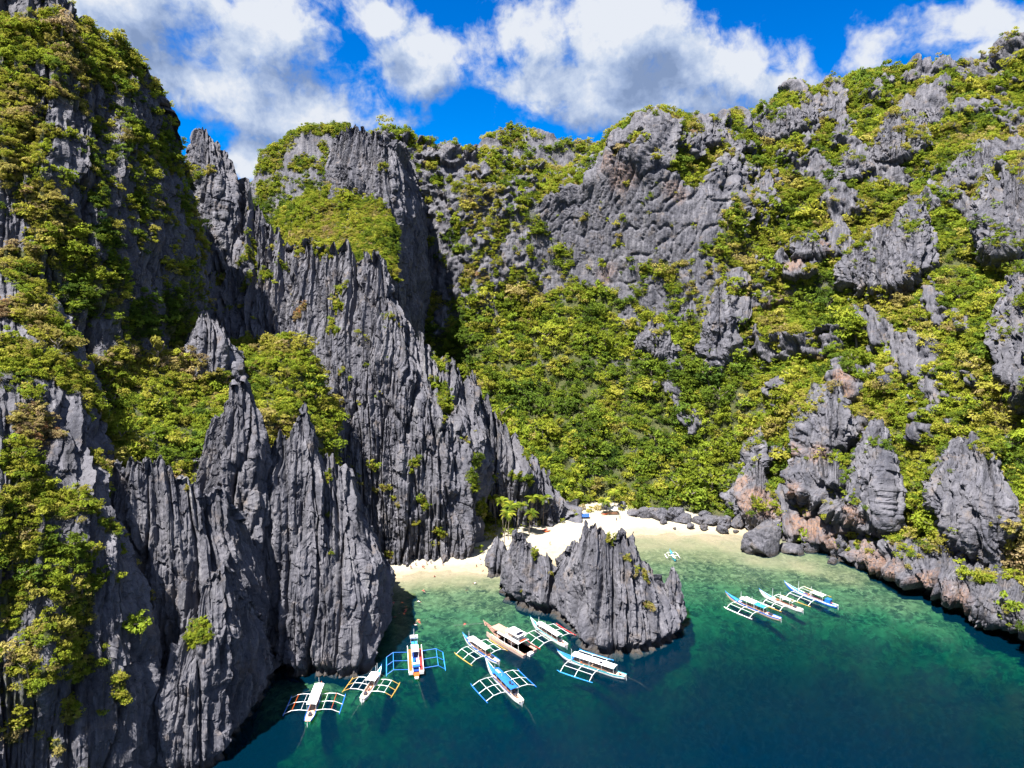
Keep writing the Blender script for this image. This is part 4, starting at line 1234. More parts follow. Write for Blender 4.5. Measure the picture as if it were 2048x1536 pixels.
def build_water():
    m, nt = new_mat('sea_water')
    geo = N(nt, 'ShaderNodeNewGeometry')
    mp = N(nt, 'ShaderNodeMapping', inp={'Rotation': (0, 0, R(25)), 'Scale': (1, .55, 1)})
    L(nt, geo.outputs['Position'], mp.inputs[0])
    w1 = N(nt, 'ShaderNodeTexNoise', inp={'Scale': .42, 'Detail': 5, 'Roughness': .6, 'Distortion': .4})
    L(nt, mp.outputs[0], w1.inputs['Vector'])
    bp = N(nt, 'ShaderNodeBump', inp={'Strength': .22, 'Distance': .5})
    L(nt, w1.outputs[0], bp.inputs['Height'])
    fr = N(nt, 'ShaderNodeFresnel', inp={'IOR': 1.22})
    L(nt, bp.outputs[0], fr.inputs['Normal'])
    gl = N(nt, 'ShaderNodeBsdfGlossy', inp={'Roughness': .06, 'Color': (1, 1, 1, 1)})
    L(nt, bp.outputs[0], gl.inputs['Normal'])
    tr = N(nt, 'ShaderNodeBsdfTransparent', inp={'Color': (1, 1, 1, 1)})
    df = N(nt, 'ShaderNodeBsdfDiffuse', inp={'Color': (.0, .052, .118, 1)})
    mb = N(nt, 'ShaderNodeMixShader', inp={0: .12})
    L(nt, tr.outputs[0], mb.inputs[1]); L(nt, df.outputs[0], mb.inputs[2])
    ms = N(nt, 'ShaderNodeMixShader')
    L(nt, fr.outputs[0], ms.inputs[0]); L(nt, mb.outputs[0], ms.inputs[1]); L(nt, gl.outputs[0], ms.inputs[2])
    va = N(nt, 'ShaderNodeVolumeAbsorption', inp={'Color': (0.05, .68, .52, 1), 'Density': .24})
    out = N(nt, 'ShaderNodeOutputMaterial')
    L(nt, ms.outputs[0], out.inputs[0])
    L(nt, va.outputs[0], out.inputs['Volume'])
    bm = bmesh.new()
    bmesh.ops.create_cube(bm, size=1)
    for v in bm.verts:
        v.co = (v.co.x * 5000, v.co.y * 5000, 0.0 if v.co.z > 0 else -60.0)
    me = bpy.data.meshes.new('sea')
    bm.to_mesh(me); bm.free()
    tag(put('sea', me, m), kind='structure')
    # floor of the open sea beyond the bay
    md, nd = new_mat('deep_floor')
    bs = N(nd, 'ShaderNodeBsdfPrincipled', inp={'Base Color': (.16, .15, .11, 1), 'Roughness': .95})
    o2 = N(nd, 'ShaderNodeOutputMaterial')
    L(nd, bs.outputs[0], o2.inputs[0])
    fl = fast_mesh('ground', np.array([(-2400, -2400, -45), (2400, -2400, -45), (2400, 2400, -45), (-2400, 2400, -45)]), np.array([[0, 1, 2, 3]]))
    tag(put('ground', fl, md), kind='structure')


beach_and_bed()
build_water()
# ------------------------------------------------------------------ foliage
def leaf_material(name='foliage'):
    m, nt = new_mat(name)
    ti = N(nt, 'ShaderNodeAttribute', attribute_type='INSTANCER', attribute_name='tint')
    oi = N(nt, 'ShaderNodeObjectInfo')
    geo = N(nt, 'ShaderNodeNewGeometry')
    n1 = N(nt, 'ShaderNodeTexNoise', inp={'Scale': .9, 'Detail': 2})
    L(nt, geo.outputs['Position'], n1.inputs['Vector'])
    t = math_n(nt, 'MULTIPLY_ADD', n1.outputs[0], .22, ti.outputs['Fac'])
    t = math_n(nt, 'MULTIPLY_ADD', t, 1 / 1.35, -.11 / 1.35)
    c = ramp(nt, t, [(0.0, (.034, .066, .016)), (.2, (.105, .160, .022)), (.37, (.205, .250, .026)), (.48, (.280, .275, .042)), (.6, (.290, .250, .080)), (.75, (.27, .21, .12)), (.95, (.28, .12, .035))])
    rv = math_n(nt, 'MULTIPLY_ADD', oi.outputs['Random'], .62, .70)
    hsv = N(nt, 'ShaderNodeHueSaturation')
    L(nt, rv, hsv.inputs['Value']); L(nt, c, hsv.inputs['Color'])
    df = N(nt, 'ShaderNodeBsdfDiffuse')
    L(nt, hsv.outputs[0], df.inputs[0])
    tl = N(nt, 'ShaderNodeBsdfTranslucent')
    hs2 = N(nt, 'ShaderNodeHueSaturation', inp={'Hue': .49, 'Value': 1.3})
    L(nt, hsv.outputs[0], hs2.inputs['Color']); L(nt, hs2.outputs[0], tl.inputs[0])
    ms = N(nt, 'ShaderNodeMixShader', inp={0: .42})
    L(nt, df.outputs[0], ms.inputs[1]); L(nt, tl.outputs[0], ms.inputs[2])
    out = N(nt, 'ShaderNodeOutputMaterial')
    L(nt, ms.outputs[0], out.inputs[0])
    return m


def bark_material():
    m, nt = new_mat('bark')
    geo = N(nt, 'ShaderNodeNewGeometry')
    n1 = N(nt, 'ShaderNodeTexNoise', inp={'Scale': 3.0, 'Detail': 5})
    L(nt, geo.outputs['Position'], n1.inputs['Vector'])
    c = ramp(nt, n1.outputs[0], [(.3, (.07, .055, .04)), (.7, (.20, .17, .14))])
    bs = N(nt, 'ShaderNodeBsdfPrincipled', inp={'Roughness': .9})
    L(nt, c, bs.inputs['Base Color'])
    out = N(nt, 'ShaderNodeOutputMaterial')
    L(nt, bs.outputs[0], out.inputs[0])
    return m


LEAF = leaf_material()
BARK = bark_material()


def crown_mesh(name, seed, lobes, leaves, flat, leaf, ragged):
    """crown of unit width: clumps of leaf sprays round short limbs, ragged and with gaps"""
    rs = np.random.RandomState(seed)
    V, F = [], []
    for k in range(lobes):
        while True:
            c = rs.uniform(-1, 1, 3)
            if (c ** 2).sum() < 1 and (c[2] > -.55):
                break
        c = c / max(np.linalg.norm(c), .2) * rs.uniform(.35, .95) ** .6
        c = c * np.array((.36, .36, .36 * flat)) * rs.uniform(.75, 1 + ragged)
        rl = rs.uniform(.11, .21)
        for j in range(leaves):
            dirv = rs.normal(size=3)
            dirv[2] = abs(dirv[2]) * .9 - .25
            dirv /= np.linalg.norm(dirv)
            p = c + dirv * rl * rs.uniform(.5, 1.08) * np.array((1, 1, .72))
            nn = dirv + rs.normal(size=3) * .55 + np.array((0, 0, .35))
            nn /= np.linalg.norm(nn)
            a = np.cross(nn, rs.normal(size=3)); a /= np.linalg.norm(a)
            b = np.cross(nn, a)
            s = leaf * rs.uniform(.6, 1.35)
            o = len(V)
            V += [p - a * s, p - b * s * .55 + nn * s * .15, p + a * s, p + b * s * .55 + nn * s * .15]
            F.append((o, o + 1, o + 2, o + 3))
    V = np.array(V)
    V[:, 2] += .30 * flat + .06
    me = fast_mesh(name, V, np.array(F))
    me.materials.append(LEAF)
    return me


def tube(bm, pts, rads, n=6):
    rings = []
    for i, p in enumerate(pts):
        p = Vector(p)
        t = (Vector(pts[min(i + 1, len(pts) - 1)]) - Vector(pts[max(i - 1, 0)])).normalized()
        a = t.orthogonal().normalized(); b = t.cross(a)
        rings.append([bm.verts.new(p + (a * math.cos(2 * math.pi * k / n) + b * math.sin(2 * math.pi * k / n)) * rads[i]) for k in range(n)])
    for r0, r1 in zip(rings, rings[1:]):
        for k in range(n):
            bm.faces.new((r0[k], r0[(k + 1) % n], r1[(k + 1) % n], r1[k]))
    for r, f in ((rings[0], True), (rings[-1], False)):
        try:
            bm.faces.new(r[::-1] if f else r)
        except ValueError:
            pass


def trunk_mesh(name, seed):
    rs = random.Random(seed)
    bm = bmesh.new()
    lean = rs.uniform(-.08, .08), rs.uniform(-.08, .08)
    top = (lean[0] * 1.5, lean[1] * 1.5, .36)
    tube(bm, [(0, 0, -.25), (lean[0] * .5, lean[1] * .5, .05), top], [.035, .028, .018])
    for k in range(4):
        a = k * 1.6 + rs.random()
        tube(bm, [(lean[0], lean[1], .14 + .05 * k), (lean[0] + .12 * math.cos(a), lean[1] + .12 * math.sin(a), .28 + .03 * k), (.27 * math.cos(a), .27 * math.sin(a), .36 + .05 * k)], [.016, .012, .006], 5)
    me = bpy.data.meshes.new(name)
    bm.to_mesh(me); bm.free()
    me.materials.append(BARK)
    return me


CROWNS = [crown_mesh('crown', 1, 12, 26, .8, .058, .15), crown_mesh('crown', 2, 15, 22, .62, .055, .3), crown_mesh('crown', 3, 9, 30, 1.0, .062, .25),
          crown_mesh('crown', 4, 18, 18, .7, .05, .35), crown_mesh('crown', 5, 7, 30, .9, .065, .5), crown_mesh('crown', 6, 11, 20, 1.25, .056, .4)]
TRUNKS = [trunk_mesh('trunk', k) for k in range(6)]

# places where plants root: (position, normal, size, tint, landform)
rsp = np.random.RandomState(77)
pts = dict(p=[], n=[], s=[], t=[], f=[])
for _i, (_n, _s) in enumerate(SHEETS.items()):
    typ, sc, sp, vb, vn, tint, size = STYLE[_n]
    P = _s['P']
    gu = np.gradient(P, axis=0); gv = np.gradient(P, axis=1)
    cr = np.cross(gu, gv)
    area = np.linalg.norm(cr, axis=-1)
    nrm = cr / np.maximum(area[..., None], 1e-6)
    px, py, dz = project(P)
    veg = _s['veg'].copy()
    if typ != 'hill':       # on the crags plants keep to ledges unless a thicket was seen there
        veg = np.maximum(veg * sstep(.05, .4, nrm[..., 2]), np.where(_s['green'] > .3, veg, 0))
    ok = (px > -160) & (px < 2210) & (py > -120) & (py < 1640) & (_s['front'] < 1.12) & (P[..., 2] > 1.2)
    # size and tint vary over the land
    x, y, z = (P[..., k].astype(np.float32) for k in range(3))
    szf = size * (1 + .35 * np.clip(_s['mid'] * 1.5, -1, 1))
    tf = tint + .5 * fbm(x / 30 + 50, y / 30, z / 30, 3) + .3 * fbm(x / 8 + 9, y / 8, z / 8, 2)
    tfl, szl, mdl = tf.reshape(-1), szf.reshape(-1), _s['mid'].reshape(-1)
    for sd in S_GREEN:
        i, _d = near(_s['W'], sd[0], sd[1] * 1.1)
        tfl[i] = sd[3] + .3 * (tfl[i] - tint)
        szl[i] = sd[4] * (1 + .3 * mdl[i])
    if _n == 'hill':     # taller forest on the valley floor
        val = (1 - sstep(.5, .6, _s['front'])) * (1 - sstep(1420, 1540, px))
        szf = szf * (1 + .3 * val)
        tf = tf - .12 * val
    if 'bm' in _s:
        szf = szf * (1 - .4 * _s['bm'])
    lam = area * sstep(.18, .6, veg) / (szf * (.54 if typ == 'hill' else .56)) ** 2
    lam[~ok] = 0
    pick = rsp.uniform(size=lam.shape) < lam
    k = int(pick.sum())
    sv = szf[pick] * np.exp(rsp.normal(size=k) * .33)
    big_ = rsp.uniform(size=k) < .13
    sv[big_] *= 1.7
    pts['p'].append(P[pick]); pts['n'].append(nrm[pick]); pts['s'].append(sv)
    pts['t'].append(tf[pick] + rsp.normal(size=k) * .13)
    pts['f'] += [_n] * k
PP = np.concatenate(pts['p']); PN = np.concatenate(pts['n']); PS = np.concatenate(pts['s']); PT = np.concatenate(pts['t']); PF = np.array(pts['f'])
PP = PP + PN * (PS * .08)[:, None] - np.array((0, 0, .12)) * PS[:, None]
# the trees and shrubs crowding the sand under the palms, and round the hut
FORCED = [(944, 1060, 6.5, .3), (958, 1064, 7.0, .35), (972, 1062, 6.5, .5), (986, 1066, 5.5, .6), (962, 1104, 4.6, .42), (976, 1080, 5.5, .55), (1002, 1058, 6.5, .5), (1020, 1056, 5.5, .62), (990, 1078, 4.0, .7),
          (938, 1046, 6.0, .3), (950, 1040, 7.5, .32), (1040, 1052, 5.0, .55), (1180, 1026, 5.0, .7), (1195, 1022, 6.0, .85), (1240, 1024, 5.5, .6), (1258, 1022, 5.5, .5), (1165, 1022, 5.0, .9), (1212, 1018, 6.0, .5), (1050, 1055, 5.0, .5), (1075, 1052, 4.6, .6), (1100, 1050, 4.0, .5), (1025, 1066, 4.6, .5), (1010, 1072, 5.5, .45), (1125, 1047, 3.4, .55), (1032, 1046, 6.5, .4), (1064, 1044, 5.5, .45)]
nf0 = len(PP)
FP = np.array([on(q[0], q[1], 1.9) for q in FORCED])
PP = np.concatenate([PP, FP]); PN = np.concatenate([PN, np.tile((0, 0, 1.0), (len(FORCED), 1))]); PS = np.concatenate([PS, [q[2] for q in FORCED]]); PT = np.concatenate([PT, [q[3] for q in FORCED]])
PF = np.concatenate([PF, ['sand'] * len(FORCED)])
print('plants', len(PP), {k: int((PF == k).sum()) for k in SHEETS})

# the three hundred that show largest become trees of their own
qx, qy, qz = project(PP + np.array((0, 0, .4)) * PS[:, None])
scr = PS * FPX / qz
scr[(qx < 10) | (qx > 2038) | (qy < 10) | (qy > 1526) | (PS < 2.0)] = 0
order = np.argsort(-scr)
chosen = []
cellused = {}
chosen = list(range(nf0, len(PP)))
for i in order:
    if i >= nf0:
        continue
    if scr[i] <= 0 or len(chosen) >= 290:
        break
    c = (int(qx[i] // 90), int(qy[i] // 90))
    if cellused.get(c, 0) >= 3:
        continue
    tgt = Vector(PP[i]) + Vector((0, 0, .75 * PS[i])) + Vector(PN[i]) * 1.2
    d = tgt - Vector(CP)
    loc, _, _, dist = LAND.ray_cast(Vector(CP), d.normalized())
    if loc is not None and dist < d.length - 6.0:
        continue
    cellused[c] = cellused.get(c, 0) + 1
    chosen.append(i)
is_tree = np.zeros(len(PP), bool)
is_tree[chosen] = True


def hue_word(t):
    return 'dark' if t < .35 else 'green' if t < .58 else 'yellowish' if t < .78 else 'brownish' if t < 1.1 else 'orange'


MARKS = [('the bare grey wall', 1290, 430), ('the upper right crest', 1720, 190), ('the upper right crags', 1800, 270), ('the great right slab', 2000, 390),
         ('the blocky outcrop', 1770, 540), ('the small right cave', 1640, 500), ('the rust-stained gully', 1695, 800), ('the shore overhang', 1660, 980),
         ('the far beach', 1350, 1035), ('the low grey face', 1930, 960), ('the right shore ledge', 2020, 1180), ('the right valley slope', 1500, 740),
         ('the notch pinnacle', 425, 300), ('the left cliff rib', 110, 300), ('the left cliff top', 150, 60), ('the dark slab', 815, 450), ('the squared crag', 700, 330), ('the rear valley wall', 960, 480),
         ('the saddle in the skyline', 1120, 300), ('the valley forest', 1150, 780), ('the tall rock tower', 465, 820), ('the crag in the scrub', 425, 680), ('the low front rock', 420, 1220), ('the sawtooth rock', 320, 960),
         ('the pointed lagoon rock', 640, 900), ('the lower central ridge', 1000, 900), ('the upper central ridge', 620, 560), ('the orange bushes', 30, 570), ('the near scrub slope', 130, 730),
         ('the near cliff ledges', 110, 1010), ('the lower near cliff', 140, 1290), ('the left cliff foot', 250, 650), ('the left cliff face', 280, 330), ('the far hilltop', 1050, 290), ('the left beach', 900, 1110)]


def place_words(i):
    x, y = qx[i], qy[i]
    nm, mx, my = min(MARKS, key=lambda m: (m[1] - x) ** 2 + (m[2] - y) ** 2)
    dx, dy = x - mx, y - my
    r = math.hypot(dx, dy)
    if r < 32:
        return f'at {nm}'
    w = ('right of' if dx > 0 else 'left of') if abs(dx) > abs(dy) else ('below' if dy > 0 else 'above')
    return f'{"close" if r < 90 else "well"} {w} {nm}' if w[0] != 'r' and w[0] != 'l' else f'{"just" if r < 90 else "well"} {w} {nm}'


ORD = ['leftmost', 'second from left', 'third from left', 'fourth from left', 'fifth from left', 'sixth from left', 'seventh from left', 'eighth from left']


CROWN_OBS = {}
TREES = []
for j, i in enumerate(chosen):
    kind = j % 6
    r = bpy.data.objects.new('tree', None)
    COL.objects.link(r)
    r.empty_display_size = .5
    r.location = PP[i]
    r.rotation_euler = (0, 0, rsp.uniform(0, 6.28))
    s = float(PS[i])
    r.scale = (s, s, s * rsp.uniform(.85, 1.15))
    size = 'broad' if s > np.median(PS[chosen]) * 1.15 else 'small' if s < np.median(PS[chosen]) * .9 else 'rounded'
    TREES.append((r, f'{size} {hue_word(PT[i])} tree {place_words(i)}', float(qx[i])))
    t = put('trunk', TRUNKS[kind], None, r)
    c = put('crown', CROWNS[kind], None, r)
    c['tint'] = float(PT[i])
    CROWN_OBS.setdefault(kind, c)


_by = {}
for q in TREES:
    _by.setdefault(q[1], []).append(q)
for lab, qs in _by.items():
    qs.sort(key=lambda q: q[2])
    for n_, q in enumerate(qs):
        tag(q[0], lab if len(qs) == 1 else f'{ORD[min(n_, 7)]} {lab}', 'tree', 'trees and bushes on the slopes and cliffs')


def scatter(name, mask):
    """all the other plants of a kind: one object of instanced crowns"""
    P = PP[mask]
    k = len(P)
    me = bpy.data.meshes.new(name)
    me.vertices.add(k)
    me.vertices.foreach_set('co', P.astype(np.float32).ravel())
    rot = np.zeros((k, 3), np.float32)
    rot[:, 2] = rsp.uniform(0, 6.28, k)
    rot[:, 0] = rsp.normal(size=k) * .15; rot[:, 1] = rsp.normal(size=k) * .15
    scl = PS[mask][:, None] * np.array((1, 1, 1)) * rsp.uniform(.8, 1.2, (k, 3))
    for an, ty, av in (('rot', 'FLOAT_VECTOR', rot), ('scl', 'FLOAT_VECTOR', scl)):
        a = me.attributes.new(an, ty, 'POINT')
        a.data.foreach_set('vector', av.astype(np.float32).ravel())
    a = me.attributes.new('tint', 'FLOAT', 'POINT'); a.data.foreach_set('value', PT[mask].astype(np.float32))
    a = me.attributes.new('pick', 'INT', 'POINT'); a.data.foreach_set('value', rsp.randint(0, 6, k).astype(np.int32))
    o = tag(put(name, me), kind='stuff')
    g = bpy.data.node_groups.new(name, 'GeometryNodeTree')
    g.interface.new_socket('Geometry', in_out='INPUT', socket_type='NodeSocketGeometry')
    g.interface.new_socket('Geometry', in_out='OUTPUT', socket_type='NodeSocketGeometry')
    gi = g.nodes.new('NodeGroupInput'); go = g.nodes.new('NodeGroupOutput')
    jn = g.nodes.new('GeometryNodeGeometryToInstance')
    for q in range(5, -1, -1):
        ob = g.nodes.new('GeometryNodeObjectInfo')
        ob.transform_space = 'ORIGINAL'
        ob.inputs['Object'].default_value = CROWN_OBS[q]
        ob.inputs['As Instance'].default_value = False
        g.links.new(ob.outputs['Geometry'], jn.inputs[0])
    ip = g.nodes.new('GeometryNodeInstanceOnPoints')
    ip.inputs['Pick Instance'].default_value = True
    g.links.new(gi.outputs[0], ip.inputs['Points'])
    g.links.new(jn.outputs[0], ip.inputs['Instance'])

    def attr(nm, dt):
        n = g.nodes.new('GeometryNodeInputNamedAttribute')
        n.data_type = dt
        n.inputs[0].default_value = nm
        return n.outputs[0]
    g.links.new(attr('rot', 'FLOAT_VECTOR'), ip.inputs['Rotation'])
    g.links.new(attr('scl', 'FLOAT_VECTOR'), ip.inputs['Scale'])
    g.links.new(attr('pick', 'INT'), ip.inputs['Instance Index'])
    g.links.new(ip.outputs[0], go.inputs[0])
    md = o.modifiers.new('plants', 'NODES')
    md.node_group = g
    return o


_forest = np.isin(PF, ['hill', 'far_hill', 'dome', 'shelf'])
scatter('forest', _forest & ~is_tree)
scatter('scrub', ~_forest & ~is_tree)
# ------------------------------------------------------------------ plain paints
_paints = {}


def paint(name, col, rough=.45, spec=.4):
    if name in _paints:
        return _paints[name]
    m, nt = new_mat(name)
    geo = N(nt, 'ShaderNodeNewGeometry')
    n1 = N(nt, 'ShaderNodeTexNoise', inp={'Scale': 1.7, 'Detail': 5, 'Roughness': .65})
    L(nt, geo.outputs['Position'], n1.inputs['Vector'])
    d = tuple(c * .62 for c in col)
    c = ramp(nt, n1.outputs[0], [(.32, d), (.52, col)])
    bs = N(nt, 'ShaderNodeBsdfPrincipled', inp={'Roughness': rough, 'Specular IOR Level': spec})
    L(nt, c, bs.inputs['Base Color'])
    out = N(nt, 'ShaderNodeOutputMaterial')
    L(nt, bs.outputs[0], out.inputs[0])
    _paints[name] = m
    return m


WHITE = paint('white_paint', (.72, .72, .72)); BLUE = paint('blue_paint', (.015, .13, .50)); TEAL = paint('teal_paint', (.02, .25, .24))
ORANGE = paint('orange_paint', (.55, .10, .02)); RED = paint('red_paint', (.42, .03, .03)); BEIGE = paint('beige_deck', (.40, .235, .185)); ROSE = paint('rose_paint', (.52, .38, .33)); GREY = paint('grey_sheet', (.36, .40, .46))
YELLOW = paint('bamboo', (.42, .26, .06)); DARK = paint('dark_interior', (.03, .03, .05)); WOOD = paint('wet_wood', (.20, .10, .06)); GREEN_P = paint('green_paint', (.02, .20, .12)); CYAN = paint('cyan_paint', (.05, .33, .40))
NAVY = paint('navy_cloth', (.01, .04, .22)); ROPE = paint('rope', (.16, .17, .15)); SKYB = paint('light_blue_paint', (.03, .25, .62)); TAN = paint('tan_paint', (.52, .38, .29))
SOLAR = paint('solar_panel', (.012, .014, .03), .2, .6)


def box(bm, x0, x1, y0, y1, z0, z1):
    vs = [bm.verts.new((x, y, z)) for z in (z0, z1) for y in (y0, y1) for x in (x0, x1)]
    for f in ((0, 2, 3, 1), (4, 5, 7, 6), (0, 1, 5, 4), (2, 6, 7, 3), (0, 4, 6, 2), (1, 3, 7, 5)):
        bm.faces.new([vs[i] for i in f])


def done(bm, name, mat, parent):
    bmesh.ops.recalc_face_normals(bm, faces=bm.faces[:])
    me = bpy.data.meshes.new(name)
    bm.to_mesh(me); bm.free()
    return put(name, me, mat, parent)


def part_box(name, mat, parent, *a):
    bm = bmesh.new(); box(bm, *a)
    bmesh.ops.bevel(bm, geom=bm.edges[:], offset=.02, segments=1, affect='EDGES')
    return done(bm, name, mat, parent)


def part_tube(name, mat, parent, pts, r, n=6):
    bm = bmesh.new()
    rr = r if isinstance(r, (list, tuple)) else [r] * len(pts)
    tube(bm, pts, rr, n)
    return done(bm, name, mat, parent)


def loft(bm, secs, close=False):
    rows = [[bm.verts.new(p) for p in s] for s in secs]
    n = len(rows[0])
    for a, b in zip(rows, rows[1:]):
        for i in range(n - (0 if close else 1)):
            bm.faces.new((a[i], a[(i + 1) % n], b[(i + 1) % n], b[i]))
    return rows


def hull_half(t, LEN, beam, rise):
    """t 0 stern .. 1 bow: x, half beam, keel height, sheer height"""
    x = (t - .5) * LEN
    w = beam / 2 * (min(1, (t + .16) / .3) ** .6) * (1 - max(0, (t - .52) / .48) ** 1.9 * .97)
    sheer = .95 + .25 * max(0, .15 - t) / .15 + rise * max(0, (t - .55) / .45) ** 2
    keel = -.45 + (rise * .95 + .9) * max(0, (t - .8) / .2) ** 2 + .3 * max(0, .1 - t) / .1
    return x, w, keel, sheer


def roof_sheet(name, mat, parent, x0, x1, w, z, arch=.18, th=.07):
    bm = bmesh.new()
    secs = []
    k = 7
    for x in np.linspace(x0, x1, 6):
        sag = .03 * math.sin((x - x0) * 2.2)
        top = [(x, -w + 2 * w * i / (k - 1), z + arch * (1 - (2 * i / (k - 1) - 1) ** 2) + sag) for i in range(k)]
        secs.append(top + [(p[0], p[1], p[2] - th) for p in top[::-1]])
    rows = loft(bm, secs, True)
    bm.faces.new(rows[0][::-1]); bm.faces.new(rows[-1])
    return done(bm, name, mat, parent)


BOAT_GROUP = 'outrigger boats moored in the bay'


def bangka(label, bow, stern, beam=1.9, hull=WHITE, strake=BLUE, prow=BLUE, prow_from=.66, roofs=((.22, .66, WHITE),), boom=WHITE, boom_tip=None, flt=BLUE, bars=WHITE, span=6.6, fr=(.24, .66),
           masts=((.66, 3.2), (.3, 3.0)), rise=1.5, side=None, cabin=None, crew=0, benches=WOOD, wide=1.0, rope=True, small=False, floats=None):
    b = np.array(on(bow[0], bow[1], 1.2 if not small else .3)); s = np.array(on(stern[0], stern[1], .8 if not small else .3))
    LEN = float(np.linalg.norm(b[:2] - s[:2]))
    mid = (b + s) / 2
    root = bpy.data.objects.new('outrigger_boat', None)
    COL.objects.link(root)
    root.location = (mid[0], mid[1], 0)
    root.rotation_euler = (0, 0, math.atan2(b[1] - s[1], b[0] - s[0]))
    tag(root, label, 'boat', BOAT_GROUP)
    T = np.linspace(0, 1, 25)
    H = [hull_half(t, LEN, beam, rise) for t in T]
    X = lambda t: (t - .5) * LEN
    # hull with its keel
    bm = bmesh.new()
    secs = [[(x, -w, kz * .25 + sz * .75 - .05), (x, -w * .93, kz * .6 + sz * .4), (x, -w * .55, kz * .9 + sz * .1), (x, 0, kz), (x, w * .55, kz * .9 + sz * .1), (x, w * .93, kz * .6 + sz * .4), (x, w, kz * .25 + sz * .75 - .05)] for x, w, kz, sz in H]
    rows = loft(bm, secs)
    bm.faces.new(rows[0])
    done(bm, 'hull', hull, root)
    # coloured sheer strake
    bm = bmesh.new()
    loft(bm, [[(x, w, kz * .25 + sz * .75 - .05), (x, w + .05, sz), (x, w - .06, sz), (x, w - .08, sz - .25)] for x, w, kz, sz in H])
    loft(bm, [[(x, -w, kz * .25 + sz * .75 - .05), (x, -w - .05, sz), (x, -w + .06, sz), (x, -w + .08, sz - .25)] for x, w, kz, sz in H])
    done(bm, 'gunwale', strake, root)
    # deck and covered prow
    bm = bmesh.new()
    loft(bm, [[(x, -w + .05, sz - .22), (x, w - .05, sz - .22)] for (x, w, kz, sz), t in zip(H, T) if t <= prow_from + .03])
    done(bm, 'deck', TAN if hull is not BLUE else hull, root)
    bm = bmesh.new()
    loft(bm, [[(x, -w - .02, sz - .04), (x, 0, sz + .10), (x, w + .02, sz - .04)] for (x, w, kz, sz), t in zip(H, T) if t >= prow_from])
    done(bm, 'prow_deck', prow, root)
    x, w, kz, sz = H[-1]
    part_tube('stem_post', prow, root, [(x - .25, 0, sz - .2), (x + .25, 0, sz + .35)], [.10, .05])
    rz = 2.75 if not small else 1.5
    for (t0, t1, rm) in roofs:
        hw = beam / 2 * 1.12 * wide
        roof_sheet('roof', rm, root, X(t0), X(t1), hw, rz)
        npost = max(2, int((t1 - t0) * LEN / 2.6) + 1)
        for q in range(npost):
            px_ = X(t0) + .12 + (X(t1) - X(t0) - .24) * q / (npost - 1)
            for sg in (-1, 1):
                part_tube('post', WHITE, root, [(px_, sg * (beam / 2 - .06), .85), (px_, sg * hw * .92, rz + .02)], .05, 5)
    if not small:
        # benches along the sides and a sun blind on the shady side
        for sg in (-1, 1):
            part_box('bench', benches, root, X(.25), X(.62), sg * (beam / 2 - .32) - .17, sg * (beam / 2 - .32) + .17, 1.02, 1.16)
        part_box('engine_box', DARK, root, X(.14), X(.2), -.4, .4, .75, 1.35)
        part_tube('rudder', WHITE, root, [(X(0) - .1, 0, 1.3), (X(0) - .35, 0, -.4)], .07)
    if side is not None:
        for sg in (-1, 1):
            part_box('side_panel', side, root, X(roofs[0][0]), X(roofs[-1][1]), sg * (beam / 2 + .01) - .03, sg * (beam / 2 + .01) + .03, .98, 1.32)
    if cabin is not None:
        part_box('cabin', cabin, root, X(.12), X(.21), -beam * .42, beam * .42, .8, 2.3)
        part_box('cabin_window', DARK, root, X(.21) + .0, X(.21) + .05, -beam * .3, beam * .3, 1.5, 2.1)
    for t, h in masts:
        part_tube('mast', WHITE, root, [(X(t), .25, .8), (X(t), .25, rz + h * .55)], [.075, .045])
    # outriggers
    f0, f1 = fr
    nb = 3 if not small else 2
    for sg in (-1, 1):
        if floats and sg not in floats:
            continue
        fl = [(X(f0 - .05), sg * span, .22), (X((f0 + f1) / 2), sg * span, .08), (X(f1), sg * span, .12), (X(f1 + .05), sg * span, .38)]
        part_tube('float', flt, root, fl, [.10, .16, .16, .08])
        for q in range(nb):
            t = f0 + (f1 - f0) * q / (nb - 1)
            wq = hull_half(t, LEN, beam, rise)[1]
            p = [(X(t), sg * (wq - .1), 1.0), (X(t), sg * span * .45, 1.25), (X(t), sg * span * .72, 1.1), (X(t), sg * (span + .05), .15)]
            part_tube('boom', boom, root, p[:3] if boom_tip else p, .085)
            if boom_tip:
                part_tube('boom_tip', boom_tip, root, p[2:], [.10, .08])
        part_tube('crossbar', bars, root, [(X(f0), sg * span * .70, 1.2), (X(f1), sg * span * .70, 1.2)], .065)
        if not small:
            part_tube('crossbar', WHITE if bars is ORANGE else bars, root, [(X(f0), sg * span * .38, 1.25), (X(f1), sg * span * .38, 1.25)], .05)
            part_tube('stay_line', ROPE, root, [(X(.66), .25 * sg, rz + .6), (X(f1), sg * span * .7, 1.2)], .02, 4)
    if rope:
        part_tube('anchor_rope', ROPE, root, [(X(0) + .3, 0, 1.0), (X(0) - 4, 0, .35), (X(0) - 8, .6, -.6)], .015, 4)
    return root, LEN, beam, X


